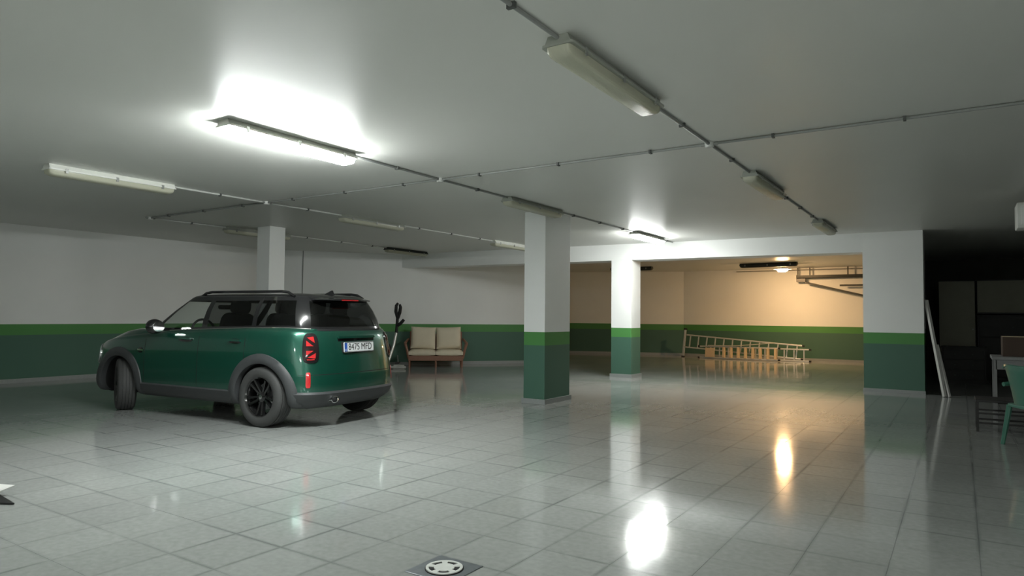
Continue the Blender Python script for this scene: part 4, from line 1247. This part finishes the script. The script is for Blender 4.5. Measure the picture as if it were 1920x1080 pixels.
def dresser(x0, x1, y0, y1, z1, label):
    t = thing('dresser', label, 'dresser', ((x0+x1)/2, (y0+y1)/2, 0)); w = (x1-x0)/2; d = (y1-y0)/2
    mb = MB(); mb.box((-w,-d,0),(w,d,z1-.03)); mb.build('body', M['blackwood'], t)
    mb = MB(); mb.box((-w-.02,-d-.02,z1-.03),(w+.02,d,z1), bev=.004); mb.build('top', M['blackwood'], t)
    for k in range(3):
        c = MB(); c.box((-w+.03,-d-.02,.06+k*(z1-.1)/3),(w-.03,-d,.04+(k+1)*(z1-.1)/3), bev=.004); do = c.build('drawer', M['blackwood'], t)
        for s_ in (-.4, .4):
            e = MB(); e.lathe([(0,0),(.014,0),(.014,.02),(0,.022)], 10, Matrix.Translation((s_*w,-d-.02,.05+(k+.5)*(z1-.1)/3)) @ Matrix.Rotation(R(90),4,'X')); e.build('knob', M['dark_lamp'], do)
    return t
dresser(.31, 2.4, 17.95, 18.5, 1.40, 'black dresser under the overhead cabinet in the dark store')
dresser(-.33, .42, 16.6, 17.1, .74, 'low black chest standing in front of the tall drab cabinet')

# pale table with a brown carton
tb = thing('work_table', 'pale grey work table at the edge of the dark store', 'table', (.95, 10.95, 0))
mb = MB(); mb.box((-.62,-.35,.78),(.75,.35,.82), bev=.004); mb.build('table_top', M['table'], tb)
for sx, sy_ in ((-.60,-.33),(-.60,.33),(.72,-.33),(.72,.33)):
    mb = MB(); mb.box((sx-.03 if sx > 0 else sx, sy_-.03 if sy_ > 0 else sy_,0),(sx if sx > 0 else sx+.03, sy_ if sy_ > 0 else sy_+.03,.78)); mb.build('leg', M['table'], tb)
mb = MB(); mb.box((-.58,-.33,.66),(.70,-.31,.78)); mb.build('apron', M['table'], tb)
mb = MB(); mb.box((-.58,.31,.66),(.70,.33,.78)); mb.build('apron', M['table'], tb)
mb = MB(); mb.box((-.57,-.30,.22),(.69,.30,.24)); mb.build('lower_shelf', M['blackwood'], tb)
bx = thing('carton', 'brown cardboard carton standing on the pale work table', 'box', (.95, 11.0, .82))
mb = MB(); mb.box((-.50,-.22,0),(.45,.22,.25), bev=.004); mb.build('box_body', M['card'], bx)
for s_ in (-1, 1):
    mb = MB(); mb.box((-.50, min(0, s_*.22), .25), (.45, max(0, s_*.22), .256), Matrix.Rotation(R(0),4,'X')); mb.build('flap', M['board'] if s_ < 0 else M['card'], bx)
# low black metal stand
sd = thing('metal_stand', 'low black metal stand with crossbars in front of the work table', 'stand', (.42, 9.75, 0))
for x in (-.27, .27):
    for y in (-.2, .2):
        mb = MB(); mb.box((x-.014,y-.014,0),(x+.014,y+.014,.34)); mb.build('leg', M['blackwood'], sd)
for z in (.09, .20):
    for y in (-.2, .2):
        mb = MB(); mb.box((-.256,y-.008,z),(.256,y+.008,z+.02)); mb.build('crossbar', M['blackwood'], sd)
    for x in (-.27, .27):
        mb = MB(); mb.box((x-.008,-.186,z),(x+.008,.186,z+.02)); mb.build('crossbar', M['blackwood'], sd)
mb = MB(); mb.box((-.29,-.22,.34),(.29,.22,.37), bev=.004); mb.build('top', M['blackwood'], sd)
# green plastic chair
ch = thing('plastic_chair', 'green plastic garden chair at the edge of the dark store', 'chair', (.665, 8.62, 0), R(115))
mb = MB(); mb.prism(rounded(.46,.44,.08), .40, .43, bev=.006); mb.build('seat', M['gplastic'], ch, smooth=True)
mb = MB(); prev = None
for i in range(9):
    a = -1 + 2*i/8; row = []
    for z, yy in ((.42,.19),(.55,.215),(.70,.25),(.80,.275),(.83-.05*a*a,.285)):
        row.append(mb.bm.verts.new((a*.22, yy - .06*a*a, z)))
    if prev:
        for k in range(4): mb.bm.faces.new((prev[k], prev[k+1], row[k+1], row[k]))
    prev = row
bmesh.ops.recalc_face_normals(mb.bm, faces=list(mb.bm.faces)); bmesh.ops.solidify(mb.bm, geom=list(mb.bm.faces), thickness=.02); mb.build('backrest', M['gplastic'], ch, smooth=True, fix=False)
for sx in (-1, 1):
    for fy, yy in ((-.20,-.22),(.19,.24)):
        mb = MB(); mb.tube([(sx*.19, fy, .41),(sx*.235, yy, 0)], [.028,.02], 8); mb.build('leg', M['gplastic'], ch, smooth=True)
    mb = MB(); mb.tube([(sx*.21,-.20,.41),(sx*.245,-.19,.60),(sx*.25,-.10,.635),(sx*.24,.10,.635),(sx*.21,.235,.62)], .022, 8); mb.build('armrest', M['gplastic'], ch, smooth=True)
